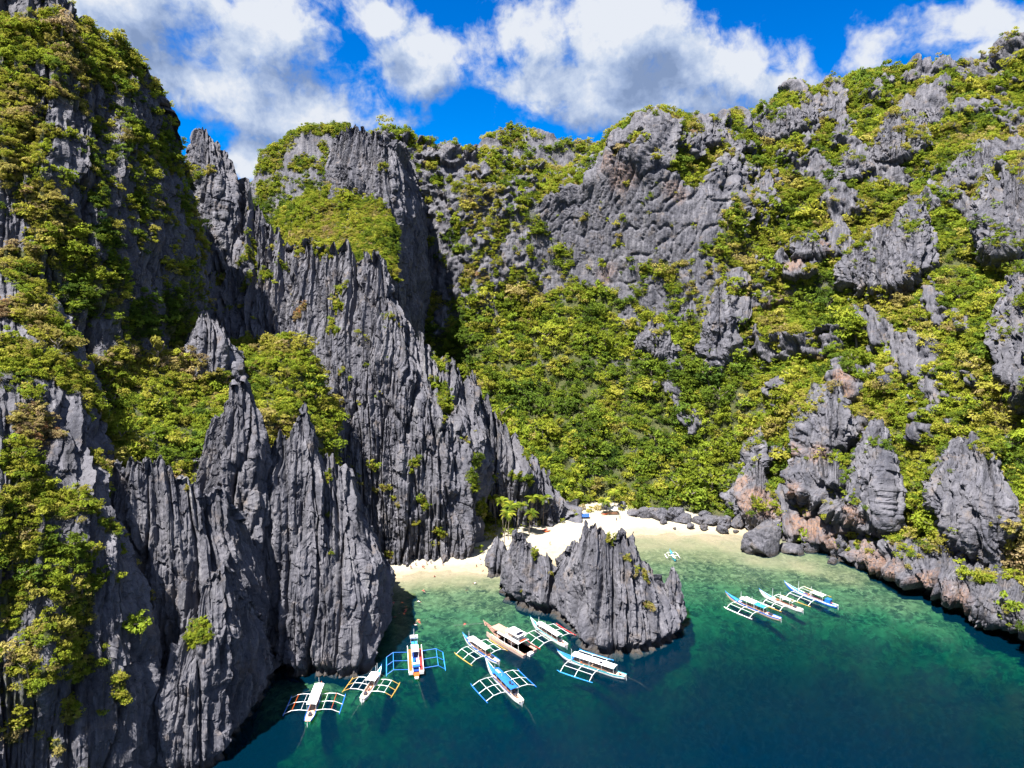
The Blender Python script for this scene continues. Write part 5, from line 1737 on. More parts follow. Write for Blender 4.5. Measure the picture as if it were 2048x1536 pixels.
BOATS = {}
BOATS['green'] = bangka('green-sided boat with white two-piece roof and blue floats, nearest the left rocks', (643, 1368), (615, 1444), 2.3, GREEN_P, BLUE, ORANGE, .88, ((.50, .86, WHITE), (.27, .49, WHITE)), WHITE, None, BLUE, ORANGE, 7.2, (.28, .72), ((.9, 2.4),), .6, None, None)
BOATS['orange'] = bangka('small white boat with blue prow and orange-tipped outriggers, left of the red boat', (763, 1338), (724, 1399), 2.0, WHITE, WHITE, SKYB, .72, ((.40, .70, WHITE),), WHITE, YELLOW, YELLOW, WHITE, 7.0, (.26, .66), ((.82, 3.0), (.74, 3.0)), 1.3, wide=1.25)
BOATS['fourth'] = bangka('white roofed boat with blue strake moored left of the beige catamaran', (926, 1273), (997, 1324), 1.9, WHITE, BLUE, SKYB, .82, ((.50, .78, WHITE), (.27, .49, WHITE)), WHITE, None, YELLOW, WHITE, 6.6, (.27, .68), ((.8, 3.4), (.6, 3.0)), 1.4, wide=1.1)
BOATS['teal_prow'] = bangka('long white boat with teal prow and red floats right of the catamaran', (1061, 1243), (1133, 1291), 2.0, WHITE, WHITE, TEAL, .76, ((.18, .76, WHITE),), WHITE, None, RED, WHITE, 7.2, (.26, .70), ((.74, 3.6), (.56, 3.2)), 1.9, CYAN)
BOATS['blue'] = bangka('boat with all blue roof and tall blue prow in front of the catamaran', (971, 1328), (1043, 1404), 2.2, WHITE, WHITE, BLUE, .70, ((.17, .72, BLUE),), WHITE, None, BLUE, WHITE, 7.6, (.28, .68), ((.70, 2.6), (.5, 2.2)), 2.3, NAVY)
BOATS['long'] = bangka('largest white roofed boat with light blue side beside the sea stack', (1115, 1306), (1251, 1353), 2.4, WHITE, CYAN, BLUE, .74, ((.50, .76, WHITE), (.14, .49, WHITE)), WHITE, None, SKYB, WHITE, 7.0, (.36, .78), ((.78, 2.4), (.6, 2.0)), 1.2, CYAN)
BOATS['right_a'] = bangka('white roofed boat with blue prow, nearest of the three on the right', (1451, 1190), (1561, 1238), 2.0, TAN, BLUE, SKYB, .72, ((.44, .70, WHITE), (.26, .43, SKYB)), WHITE, None, WHITE, WHITE, 6.6, (.34, .76), ((.7, 4.2), (.5, 3.6), (.34, 3.2)), 1.5, WOOD)
BOATS['right_b'] = bangka('small white boat with blue prow, middle of the three on the right', (1519, 1184), (1605, 1221), 1.6, WHITE, WHITE, SKYB, .70, ((.26, .48, WHITE),), WHITE, None, YELLOW, WHITE, 5.6, (.3, .7), ((.68, 3.6), (.5, 3.0)), 1.3, None)
BOATS['right_c'] = bangka('blue and white boat with small rear roof, farthest of the three on the right', (1569, 1170), (1675, 1213), 1.9, BLUE, WHITE, SKYB, .72, ((.24, .46, WHITE),), WHITE, None, YELLOW, WHITE, 6.6, (.34, .76), ((.72, 3.6), (.48, 3.4), (.3, 3.0)), 1.6, None, BLUE)
BOATS['lagoon'] = bangka('tiny turquoise outrigger canoe floating in the pale shallows behind the sea stack', (1340, 1104), (1350, 1120), 1.2, CYAN, TEAL, SKYB, .6, (), WHITE, None, WHITE, WHITE, 2.6, (.3, .7), (), .3, None, None, small=True, rope=False)

# white lettering and solar sheets on the blue roof, radio gear at its stern
_r, _l, _b, _X = BOATS['blue']
for k_ in range(4):
    part_box('roof_lettering', WHITE, _r, _X(.58) + k_ * .55, _X(.58) + .32 + k_ * .55, -.35 + .05 * (k_ % 2), .40, 2.94, 2.965)
for k_ in range(3):
    part_box('roof_gear', DARK, _r, _X(.24) + k_ * .7, _X(.24) + .5 + k_ * .7, -.5 + .35 * (k_ % 2), .1 + .3 * (k_ % 2), 2.92, 3.14)
_r, _l, _b, _X = BOATS['long']
part_box('solar_panel', SOLAR, _r, _X(.32), _X(.36), -.1, .9, 2.95, 3.0)


# ------------------------------------------------------------------ red and orange boat with wide side decks
def red_boat():
    b = np.array(on(828, 1282, 1.2)); s = np.array(on(833, 1350, .8))
    LEN = float(np.linalg.norm(b[:2] - s[:2])) * 1.0
    mid = (b + s) / 2
    root = bpy.data.objects.new('outrigger_boat', None)
    COL.objects.link(root)
    root.location = (mid[0], mid[1], 0)
    root.rotation_euler = (0, 0, math.atan2(b[1] - s[1], b[0] - s[0]))
    tag(root, 'orange and red boat with wide side decks, pale cabin roof and blue frame outriggers', 'boat', BOAT_GROUP)
    X = lambda t: (t - .5) * LEN
    T = np.linspace(0, 1, 17)
    bm = bmesh.new()
    secs = []
    for t in T:
        w = 1.25 * (min(1, (t + .05) / .2) ** .6) * (1 - max(0, (t - .6) / .4) ** 2 * .8)
        secs.append([(X(t), -w, 1.0), (X(t), -w * .9, .2), (X(t), 0, -.5), (X(t), w * .9, .2), (X(t), w, 1.0)])
    rows = loft(bm, secs); bm.faces.new(rows[0])
    done(bm, 'hull', ORANGE, root)
    for sg, mt in ((1, RED), (-1, ORANGE)):
        mt = ORANGE if sg > 0 else RED
        part_box('side_deck', mt, root, X(.06), X(.74), sg * 1.5 - .55, sg * 1.5 + .55, .98, 1.12)
        part_box('rail', WHITE, root, X(.04), X(.84), sg * 2.1 - .09, sg * 2.1 + .09, 1.0, 1.5)
        part_box('rail', WHITE, root, X(.03), X(.86), sg * .96 - .09, sg * .96 + .09, 1.05, 1.6)
        part_box('end_panel', WHITE, root, X(.02), X(.06), sg * 1.5 - .62, sg * 1.5 + .62, .7, 1.5)
    part_box('cabin_floor', NAVY, root, X(.08), X(.98), -.92, .92, 1.0, 1.1)
    roof_sheet('roof', GREY, root, X(.46), X(.70), 1.15, 3.0)
    for x in (.47, .69, .2, .96):
        for sg in (-1, 1):
            part_tube('post', WHITE, root, [(X(x), sg * .98, 1.0), (X(x), sg * 1.05, 3.02)], .07, 5)
    part_box('roof_beam', WHITE, root, X(.17), X(.21), -1.1, 1.1, 2.2, 2.4)
    part_box('blue_canopy', BLUE, root, X(.13), X(.18), -1.05, 1.05, 1.7, 2.1)
    for sg in (-1, 1):
        part_box('seat', SKYB, root, X(.74), X(.92), sg * .5 - .38, sg * .5 + .38, 1.4, 1.9)
        part_box('locker', (BLUE if sg > 0 else TAN), root, X(.26), X(.40), sg * .5 - .3, sg * .5 + .3, 1.1, 1.8)
    f = part_box('sign_board', WHITE, root, X(.95), X(1.02), -1.2, 1.2, 2.4, 3.05)
    for k_ in range(9):
        bm = bmesh.new()
        box(bm, X(.95) - .03, X(.95), .85 - k_ * .2, .97 - k_ * .2, 2.62 + .04 * (k_ % 2), 2.86 - .03 * (k_ % 3))
        done(bm, 'sign_lettering', DARK, f)
    part_tube('mast', WHITE, root, [(X(1.0), 0, 1.0), (X(1.0), 0, 5.2)], [.09, .06])
    bm = bmesh.new()
    loft(bm, [[(X(.06), -.9, 1.0), (X(.06), .9, 1.0)], [(X(-.02), -.75, 1.02), (X(-.02), .75, 1.02)], [(X(-.08), -.5, 1.08), (X(-.08), .5, 1.08)]])
    done(bm, 'stern_deck', ORANGE, root)
    part_box('stern_cap', WHITE, root, X(-.11), X(-.08), -.55, .55, .75, 1.15)
    for sg in (-1, 1):
        for t in (.16, .42, .68):
            part_tube('boom', BLUE, root, [(X(t), sg * 1.2, .9), (X(t), sg * 6.4, 1.3), (X(t) - .5, sg * 8.4, .25)], .10)
        part_tube('crossbar', SKYB, root, [(X(.16), sg * 6.4, 1.34), (X(.68), sg * 6.4, 1.34)], .09)
        part_tube('float', SKYB, root, [(X(.10), sg * 8.4, .2), (X(.40), sg * 8.4, .1), (X(.66), sg * 8.4, .2)], [.12, .17, .12])
    part_tube('anchor_rope', ROPE, root, [(X(-.1), 0, 1.0), (X(-.1) - 7, -1.2, .3), (X(-.1) - 12, -2, -.7)], .015, 4)


red_boat()


# ------------------------------------------------------------------ beige catamaran
def catamaran():
    b = np.array(on(984, 1262, .9)); s = np.array(on(1060, 1305, .9))
    LEN = float(np.linalg.norm(b[:2] - s[:2]))
    mid = (b + s) / 2
    root = bpy.data.objects.new('catamaran', None)
    COL.objects.link(root)
    root.location = (mid[0], mid[1], 0)
    root.rotation_euler = (0, 0, math.atan2(b[1] - s[1], b[0] - s[0]))
    tag(root, 'beige two-hulled boat with stacked white roofs in the middle of the moored boats', 'boat', BOAT_GROUP)
    X = lambda t: (t - .5) * LEN
    for sg in (-1, 1):
        bm = bmesh.new()
        secs = []
        for t in np.linspace(0, 1, 15):
            w = .75 * (1 - max(0, (t - .6) / .4) ** 2 * .9)
            z = .95 + .5 * max(0, (t - .7) / .3) ** 2
            secs.append([(X(t), sg * 2.2 - w, z), (X(t), sg * 2.2 - w * .8, 0), (X(t), sg * 2.2, -.5 + .6 * max(0, (t - .85) / .15)), (X(t), sg * 2.2 + w * .8, 0), (X(t), sg * 2.2 + w, z)])
        rows = loft(bm, secs); bm.faces.new(rows[0])
        done(bm, 'hull', ROSE, root)
        bm = bmesh.new()
        loft(bm, [[(q[0][0], q[0][1] - .04, q[0][2] + .01), (q[4][0], q[4][1] + .04, q[4][2] + .01)] for q in secs])
        done(bm, 'hull_deck', BEIGE, root)
        part_tube('railing', WHITE, root, [(X(.05), sg * 2.9, 1.75), (X(.5), sg * 2.95, 1.75), (X(.85), sg * 2.6, 1.85)], .05, 5)
        for q in range(6):
            part_tube('railing_post', WHITE, root, [(X(.05 + .16 * q), sg * 2.9, .95), (X(.05 + .16 * q), sg * 2.9, 1.78)], .04, 5)
    bm = bmesh.new()
    loft(bm, [[(X(t), -w, 1.08 + r), (X(t), w, 1.08 + r)] for t, w, r in ((.02, 1.9, 0), (.7, 1.9, 0), (.9, 1.2, .25), (1.06, .75, .9), (1.2, .2, 1.7))])
    bmesh.ops.solidify(bm, geom=bm.faces[:], thickness=.14)
    done(bm, 'main_deck', BEIGE, root)
    part_tube('prow_post', BEIGE, root, [(X(1.18), 0, 1.5), (X(1.24), 0, 3.1)], [.2, .12])
    part_box('engine_pod', WHITE, root, X(-.05), X(.10), -.85, .85, .1, .95)
    roof_sheet('roof', WHITE, root, X(.16), X(.72), 2.25, 3.2, .1)
    for x in (.17, .35, .53, .71):
        for sg in (-1, 1):
            part_tube('post', WHITE, root, [(X(x), sg * 2.0, 1.1), (X(x), sg * 2.0, 3.22)], .07, 5)
    part_box('saloon', TAN, root, X(.34), X(.50), -1.2, 1.2, 1.1, 2.6)
    for q in range(3):
        part_box('bench', WOOD, root, X(.2) + q * 2.2, X(.2) + 1.2 + q * 2.2, -1.75, -1.3, 1.15, 1.6)
    part_box('upper_deck', BEIGE, root, X(.56), X(.92), -1.7, 1.7, 3.35, 3.46)
    roof_sheet('upper_roof', WHITE, root, X(.18), X(.52), 1.9, 5.1, .1)
    for x in (.19, .51):
        for sg in (-1, 1):
            part_tube('post', WHITE, root, [(X(x), sg * 1.7, 3.3), (X(x), sg * 1.7, 5.12)], .06, 5)
    part_box('wheelhouse', TAN, root, X(.4), X(.5), -1.1, 1.1, 3.36, 4.6)
    part_box('wheelhouse_window', DARK, root, X(.5), X(.5) + .04, -.95, .95, 3.9, 4.45)
    part_box('solar_panel', SOLAR, root, X(.22), X(.30), -1.3, 1.3, 5.19, 5.24)
    bm = bmesh.new()
    secs = []
    for t in np.linspace(0, 1, 9):
        r = .34 * math.sin(math.pi * min(max(t, .06), .94)) ** .5
        secs.append([(X(.17) + .2 + .5 * math.cos(a) * r, -1.4 + 2.8 * t, 3.55 + r * math.sin(a)) for a in np.linspace(0, 2 * math.pi, 8, endpoint=False)])
    rows = loft(bm, secs, True); bm.faces.new(rows[0]); bm.faces.new(rows[-1])
    k_ = done(bm, 'kayak', ORANGE, None)
    k_.matrix_world = Matrix.Translation(root.location) @ Matrix.Rotation(root.rotation_euler.z, 4, 'Z')
    tag(k_, 'orange kayak stowed across the stern of the catamaran under its upper roof', 'kayak')
    part_tube('mooring_rope', ROPE, root, [(X(1.2), 0, 2.2), (X(1.2) + 4, 2.5, 1.2), (X(1.2) + 9, 6, .1)], .04, 4)


catamaran()
# ------------------------------------------------------------------ palms behind the beach
def frond_mesh():
    bm = bmesh.new()
    rs = random.Random(3)
    n = 11
    pts = []
    for i in range(n):
        t = i / (n - 1)
        pts.append(Vector((t * 2.6 - .35 * t ** 3, 0, .75 * math.sin(t * 2.1) - 1.25 * t ** 2.2)))
    tube(bm, pts, [.05 * (1 - .8 * i / n) for i in range(n)], 4)
    for i in range(1, n):
        for s in (-1, 1):
            for k in (0, .5):
                p = pts[i - 1].lerp(pts[i], k)
                t = (i - 1 + k) / n
                ln = .85 * math.sin(math.pi * min(.95, .12 + t * .85)) + .12
                q = p + Vector((ln * .45, s * ln * .8, -ln * .45 + rs.uniform(-.06, .06)))
                w = Vector((.075, 0, 0))
                a = [bm.verts.new(v) for v in (p - w, p + w, q + w * .3, q - w * .3)]
                bm.faces.new(a)
    me = bpy.data.meshes.new('frond')
    bm.to_mesh(me); bm.free()
    me.materials.append(LEAF)
    return me


FROND = frond_mesh()


def ground_z(x, y):
    return float(bed_height(np.array([x]), np.array([y]))[0])


# crown pixel, foot pixel, label
PALMS = [((949, 990), (957, 1050), 'tall palm at the left end of the clump against the grey ridge'), ((984, 998), (992, 1058), 'second palm from the left in the clump by the ridge'),
         ((1004, 1003), (1006, 1066), 'leaning palm third from the left in the beach clump'), ((1021, 1014), (1016, 1078), 'low full palm in the middle of the beach clump'),
         ((1041, 1012), (1034, 1066), 'bushy palm right of the middle of the beach clump'), ((1064, 998), (1063, 1058), 'tall slim palm standing near the right end of the beach clump'),
         ((1089, 998), (1086, 1052), 'rightmost tall palm of the clump in front of the grey rock'), ((1063, 1028), (1058, 1068), 'short palm in front of the tall slim one on the sand'),
         ((932, 976), (940, 1040), 'half hidden palm behind the leftmost palm of the clump'), ((1015, 1030), (1008, 1092), 'bowed palm nearest the water in the beach clump'),
         ((1209, 1003), (1206, 1030), 'small palm left of the white beach hut'), ((1227, 988), (1230, 1022), 'taller palm behind the white beach hut')]
for (cx, cy), (fx, fy), lab in PALMS:
    foot = on(fx, fy, 2.2)
    dpt = project(foot)[2]
    sc = dpt / FPX
    h = max(5.0, (fy - cy) * sc * 1.04)
    r = bpy.data.objects.new('palm_tree', None)
    COL.objects.link(r)
    r.location = foot
    tag(r, lab, 'palm', 'palms behind the beach')
    lx = (cx - fx) * sc
    top = (lx, .6, h)
    part_tube('trunk', BARK, r, [(0, 0, -2.5), (lx * .1, .1, h * .3), (lx * .5, .35, h * .7), top], [.2, .17, .14, .11], 7)
    rr = random.Random(int(cx))
    for k in range(18):
        f = put('frond', FROND, None, r)
        f.location = top
        f.rotation_euler = (rr.uniform(-.15, .15), rr.uniform(-.75, .45), k * 2.4 + rr.random() * .5)
        s_ = rr.uniform(1.25, 1.6)
        f.scale = (s_, s_, s_)
        f['tint'] = rr.choice((.25, .34, .42, .5, .6))


# ------------------------------------------------------------------ boulders
def boulder_mesh(seed, flat=.75):
    bm = bmesh.new()
    bmesh.ops.create_icosphere(bm, subdivisions=5, radius=.5)
    V = np.array([v.co[:] for v in bm.verts], np.float32)
    o = seed * 7.7
    d = .30 * fbm(V[:, 0] * 2.2 + o, V[:, 1] * 2.2, V[:, 2] * 2.2, 3, .5)
    d -= .06 * groove(V[:, 0] * 3 + o, V[:, 1] * 3, V[:, 2] * 1.2, .12)
    d += .05 * (1 - 2 * np.abs(perlin(V[:, 0] * 8, V[:, 1] * 8 + o, V[:, 2] * 4)))
    V = V * (1 + 2 * d)[:, None]
    # split faces
    for k in range(5):
        rs = np.random.RandomState(seed * 9 + k)
        n = rs.normal(size=3); n /= np.linalg.norm(n)
        h = (V @ n) - rs.uniform(.30, .42)
        V = V - np.clip(h, 0, None)[:, None] * n * .85
    V[:, 2] = V[:, 2] * flat
    V[:, 2] -= V[:, 2].min() * .8
    for v, c in zip(bm.verts, V):
        v.co = c
    me = bpy.data.meshes.new('boulder')
    bm.to_mesh(me); bm.free()
    me.materials.append(BOULDER)
    return me


BMESH = [boulder_mesh(k, .6 + .09 * k) for k in range(1, 6)]
# foot px, foot py, width in px, relative height, label
BOULDERS = [(1538, 1110, 90, 1.15, 'huge grey undercut boulder standing alone in the right-hand shallows'), (1446, 1067, 26, 1.0, 'dark grey boulder at the right end of the far beach sand'), (1382, 1060, 17, .9, 'small grey boulder on the far beach sand'),
            (1410, 1062, 18, .7, 'flat grey boulder on the sand between two rounder ones'), (1327, 1052, 16, .8, 'small pale boulder at the back of the far beach'), (1472, 1066, 15, .8, 'small boulder right of the dark one at the beach end'),
            (1590, 1108, 48, .7, 'long low boulder just right of the huge boulder'), (1626, 1104, 40, .8, 'boulder between the low long one and the square one'), (1655, 1104, 34, 1.0, 'square brown boulder on the right shore'),
            (1692, 1118, 50, 1.1, 'big rust-streaked boulder against the shore cliff'), (1669, 1126, 24, .9, 'pointed grey boulder with its foot in the water below the square one'), (1620, 1078, 26, .8, 'grey boulder half way up the right shore scree'),
            (1598, 1072, 22, .8, 'small grey boulder above the low long one'), (1660, 1080, 28, .9, 'rounded boulder above the square brown one'), (1505, 1062, 28, .9, 'dark boulder left of the huge boulder at the cliff foot'), (1562, 1064, 30, .8, 'brown boulder behind the huge boulder'),
            (1270, 1040, 30, .7, 'leftmost dark rock of the row at the back of the far beach'), (1292, 1043, 36, .75, 'tall dark rock second in the row behind the far beach'), (1318, 1046, 42, .6, 'long dark rock third in the row behind the far beach'),
            (1346, 1046, 34, .75, 'dark rock fourth in the row behind the far beach'), (1372, 1049, 44, .6, 'long brown rock in the middle of the row behind the far beach'), (1400, 1050, 32, .8, 'pointed rock just right of the long brown one in the row'),
            (1424, 1053, 42, .6, 'low rock third from the right in the row behind the beach'), (1452, 1056, 36, .7, 'dark rock second from the right in the row behind the beach'), (1478, 1058, 34, .8, 'rightmost rock of the row where the beach ends'),
            (1304, 1036, 30, .8, 'dark rock half hidden by bushes behind the tall one'), (1358, 1039, 30, .8, 'dark rock half hidden by bushes behind the fourth'), (1412, 1043, 30, .8, 'dark rock half hidden by bushes behind the pointed one'),
            (1008, 1186, 28, .45, 'flat slab of rock awash at the left foot of the sea stack'),
            (1213, 1030, 22, .9, 'dark rock beside the white beach hut'), (1245, 1030, 24, 1.0, 'pale rock behind the beach right of the hut'), (1480, 1052, 24, .9, 'brown rock at the foot of the rust-stained spur'), (1730, 1138, 40, .9, 'dark wet boulder below the shore cliff'),
            (1350, 1060, 7, .8, 'pebble-sized rock lying on the open far beach')]
for k, (px_, py_, w_, hh, lab) in enumerate(BOULDERS):
    p = on(px_, py_, .2)
    dpt = project(p)[2]
    s_ = w_ * float(dpt) / FPX
    p = p + np.array((0, s_ * .3, 0))
    z = max(ground_z(p[0], p[1]), -1.2)
    o = put('boulder', BMESH[k % 5])
    o.location = (p[0], p[1], z - .1 * s_)
    o.rotation_euler = (0, 0, k * 1.9)
    o.scale = (s_ * .9, s_ * .85, s_ * hh)
    tag(o, lab, 'boulder', 'boulders along the shore')

# ------------------------------------------------------------------ things on the far beach
p = on(1168, 1036, 2.6)
r = bpy.data.objects.new('beach_tent', None); COL.objects.link(r); r.location = p
tag(r, 'blue tarpaulin shelter on the sand at the foot of the central ridge', 'tent')
bm = bmesh.new()
loft(bm, [[(-2.4, -1.3, 1.0), (-2.4, 0, 2.3), (-2.4, 1.3, 1.0)], [(0, -1.4, .9), (0, 0, 2.2), (0, 1.4, .9)], [(2.4, -1.3, 1.0), (2.4, 0, 2.3), (2.4, 1.3, 1.0)]])
bmesh.ops.solidify(bm, geom=bm.faces[:], thickness=.05)
done(bm, 'tarpaulin', BLUE, r)
for sx in (-2.3, 2.3):
    for sy in (-1.2, 0, 1.2):
        part_tube('pole', YELLOW, r, [(sx, sy, -.4), (sx, sy, 2.2 if sy == 0 else 1.0)], .05, 5)
p = on(1224, 1026, 2.8)
r = bpy.data.objects.new('beach_hut', None); COL.objects.link(r); r.location = p
tag(r, 'small open beach hut with a white sheet roof under the palms', 'hut')
bm = bmesh.new()
loft(bm, [[(-2.6, -2.2, 2.2), (-2.6, 0, 3.1), (-2.6, 2.2, 2.2)], [(2.6, -2.2, 2.2), (2.6, 0, 3.1), (2.6, 2.2, 2.2)]])
bmesh.ops.solidify(bm, geom=bm.faces[:], thickness=.08)
done(bm, 'roof', WHITE, r)
for sx in (-2.4, 2.4):
    for sy in (-2, 2):
        part_tube('post', WOOD, r, [(sx, sy, -.5), (sx, sy, 2.3)], .08, 5)
part_box('counter', WOOD, r, -2.2, 2.2, -1.9, -1.3, 0, 1.0)


def kayak(px_, py_, z, rot, mat, lab):
    bm = bmesh.new()
    secs = []
    for t in np.linspace(0, 1, 11):
        rr = .36 * max(math.sin(math.pi * t), .06) ** .6
        secs.append([((t - .5) * 4.2, rr * math.cos(a), .22 + .2 * (2 * t - 1) ** 4 + .6 * rr * math.sin(a)) for a in np.linspace(0, 2 * math.pi, 10, endpoint=False)])
    rows = loft(bm, secs, True)
    bm.faces.new(rows[0]); bm.faces.new(rows[-1])
    o = done(bm, 'kayak', mat, None)
    o.location = on(px_, py_, z)
    o.rotation_euler = (0, 0, rot)
    tag(o, lab, 'kayak', 'kayaks on the sand')
    part_box('seat', DARK, o, -.5, .1, -.2, .2, .38, .46)


kayak(1090, 1060, 2.2, .9, RED, 'red kayak lying on the sand at the foot of the grey ridge')
kayak(1095, 1063, 2.1, .6, ORANGE, 'orange kayak lying beside the red one on the sand')
kayak(1210, 1029, 2.7, .3, ORANGE, 'orange kayak on the sand left of the white beach hut')


# ------------------------------------------------------------------ people
def body_mesh(name, joints, edges, radii):
    me = bpy.data.meshes.new(name + '_frame')
    me.from_pydata([Vector(j) for j in joints], edges, [])
    o = bpy.data.objects.new(name, me)
    COL.objects.link(o)
    sk = o.modifiers.new('skin', 'SKIN')
    for v, rr in zip(me.skin_vertices[0].data, radii):
        v.radius = (rr, rr)
    me.skin_vertices[0].data[0].use_root = True
    sb = o.modifiers.new('sub', 'SUBSURF'); sb.levels = 1
    dg = bpy.context.evaluated_depsgraph_get()
    dg.update()
    res = bpy.data.meshes.new_from_object(o.evaluated_get(dg))
    res.name = name
    bpy.data.objects.remove(o)
    return res


def person_pose(kind):
    """joints: pelvis, chest, neck, head, l/r shoulder, elbow, hand, l/r hip, knee, ankle, toe"""
    if kind == 'stand':
        J = [(0, 0, .92), (0, 0, 1.25), (0, 0, 1.45), (0, .02, 1.62), (.19, 0, 1.38), (.25, .02, 1.1), (.24, .10, .84), (-.19, 0, 1.38), (-.26, -.02, 1.1), (-.25, .08, .84), (.1, 0, .86), (.11, .02, .48), (.11, 0, .08), (.11, .16, .03), (-.1, 0, .86), (-.12, .02, .48), (-.12, 0, .08), (-.12, .16, .03)]
    elif kind == 'walk':
        J = [(0, 0, .90), (0, .03, 1.23), (0, .05, 1.43), (0, .08, 1.60), (.19, .04, 1.36), (.24, .16, 1.1), (.22, .34, .95), (-.19, .04, 1.36), (-.24, -.12, 1.1), (-.23, -.16, .84), (.1, 0, .84), (.1, -.10, .48), (.1, -.36, .14), (.1, -.26, .03), (-.1, 0, .84), (-.1, .22, .48), (-.1, .30, .08), (-.1, .46, .03)]
    elif kind == 'sit':
        J = [(0, 0, .14), (0, -.06, .48), (0, -.06, .68), (0, -.03, .85), (.19, -.05, .62), (.25, .06, .38), (.2, .28, .32), (-.19, -.05, .62), (-.26, .04, .38), (-.2, .26, .32), (.1, .04, .13), (.14, .42, .34), (.13, .70, .07), (.13, .84, .05), (-.1, .04, .13), (-.14, .42, .32), (-.13, .72, .07), (-.13, .86, .05)]
    else:   # floating face up to the chin, arms spread
        J = [(0, -.42, -.22), (0, -.12, -.05), (0, .06, .06), (0, .16, .2), (.2, .0, 0), (.42, .16, -.05), (.55, .36, 0), (-.2, .0, 0), (-.42, .14, -.05), (-.56, .32, 0), (.1, -.48, -.26), (.16, -.86, -.4), (.18, -1.2, -.6), (.18, -1.32, -.66), (-.1, -.48, -.26), (-.16, -.88, -.34), (-.2, -1.26, -.5), (-.2, -1.38, -.54)]
    E = [(0, 1), (1, 2), (2, 3), (1, 4), (4, 5), (5, 6), (1, 7), (7, 8), (8, 9), (0, 10), (10, 11), (11, 12), (12, 13), (0, 14), (14, 15), (15, 16), (16, 17)]
    Rr = [.14, .15, .06, .105, .07, .047, .036, .07, .047, .036, .10, .068, .045, .035, .10, .068, .045, .035]
    return J, E, Rr


SKINS = [paint('skin_tan', (.30, .16, .09), .6), paint('skin_dark', (.16, .08, .045), .6), paint('skin_fair', (.42, .25, .17), .6)]
HAIR = paint('hair', (.012, .009, .008), .6)
CLOTH = {'blue': NAVY, 'red': RED, 'dark': DARK, 'white': WHITE, 'green': GREEN_P, 'orange': paint('life_jacket_orange', (.80, .17, .04), .6), 'teal': TEAL}
BODY = {}
for kd in ('stand', 'walk', 'sit', 'float'):
    J, E, Rr = person_pose(kd)
    base = body_mesh('body', J, E, Rr)
    for q, sk in enumerate(SKINS):
        me = base.copy(); me.materials.append(sk); BODY[(kd, q)] = me


def wear_mesh(name, secs, mat):
    bm = bmesh.new()
    rows = loft(bm, [[(c[0] + rx * math.cos(a), c[1] + ry * math.sin(a), c[2]) for a in np.linspace(0, 2 * math.pi, 10, endpoint=False)] for c, rx, ry in secs], True)
    bmesh.ops.recalc_face_normals(bm, faces=bm.faces[:])
    me = bpy.data.meshes.new(name)
    bm.to_mesh(me); bm.free()
    me.materials.append(mat)
    return me


_wear = {}


def person(loc, kind, skin, top, bottom, rot, lab, group):
    r = bpy.data.objects.new('person', None); COL.objects.link(r)
    r.location = loc; r.rotation_euler = (0, 0, rot)
    tag(r, lab, 'person', group)
    put('body', BODY[(kind, skin)], None, r)
    J = person_pose(kind)[0]
    key = (kind, top, bottom)
    if key not in _wear:
        pv, ch, nk, hd = (np.array(J[i]) for i in (0, 1, 2, 3))
        bk = 1.75 if kind == 'float' else 1.0
        t_ = wear_mesh('top', [(pv + (ch - pv) * .35, .185 * bk, .165 * bk), (pv + (ch - pv) * .8, .20 * bk, .18 * bk), (ch + (nk - ch) * .35, .215 * bk, .18 * bk), (ch + (nk - ch) * .8, .13 * bk, .12 * bk)], CLOTH[top])
        if kind in ('stand', 'walk'):
            b_ = wear_mesh('shorts', [((0, 0, .56), .23, .17), ((0, 0, .78), .22, .18), ((0, 0, 1.0), .175, .165)], CLOTH[bottom])
        elif kind == 'sit':
            b_ = wear_mesh('shorts', [((0, .12, .06), .25, .26), ((0, .06, .18), .24, .24), ((0, 0, .30), .18, .17)], CLOTH[bottom])
        else:
            b_ = None
        h_ = wear_mesh('hair', [(hd + (0, -.02, -.02), .118, .118), (hd + (0, -.02, .06), .115, .115), (hd + (0, -.02, .125), .05, .05), (hd + (0, -.02, .13), .004, .004)], HAIR)
        _wear[key] = (t_, b_, h_)
    t_, b_, h_ = _wear[key]
    put('life_jacket' if kind == 'float' and top in ('orange', 'red') else 'top', t_, None, r)
    if b_:
        put('shorts', b_, None, r)
    put('hair', h_, None, r)
    return r


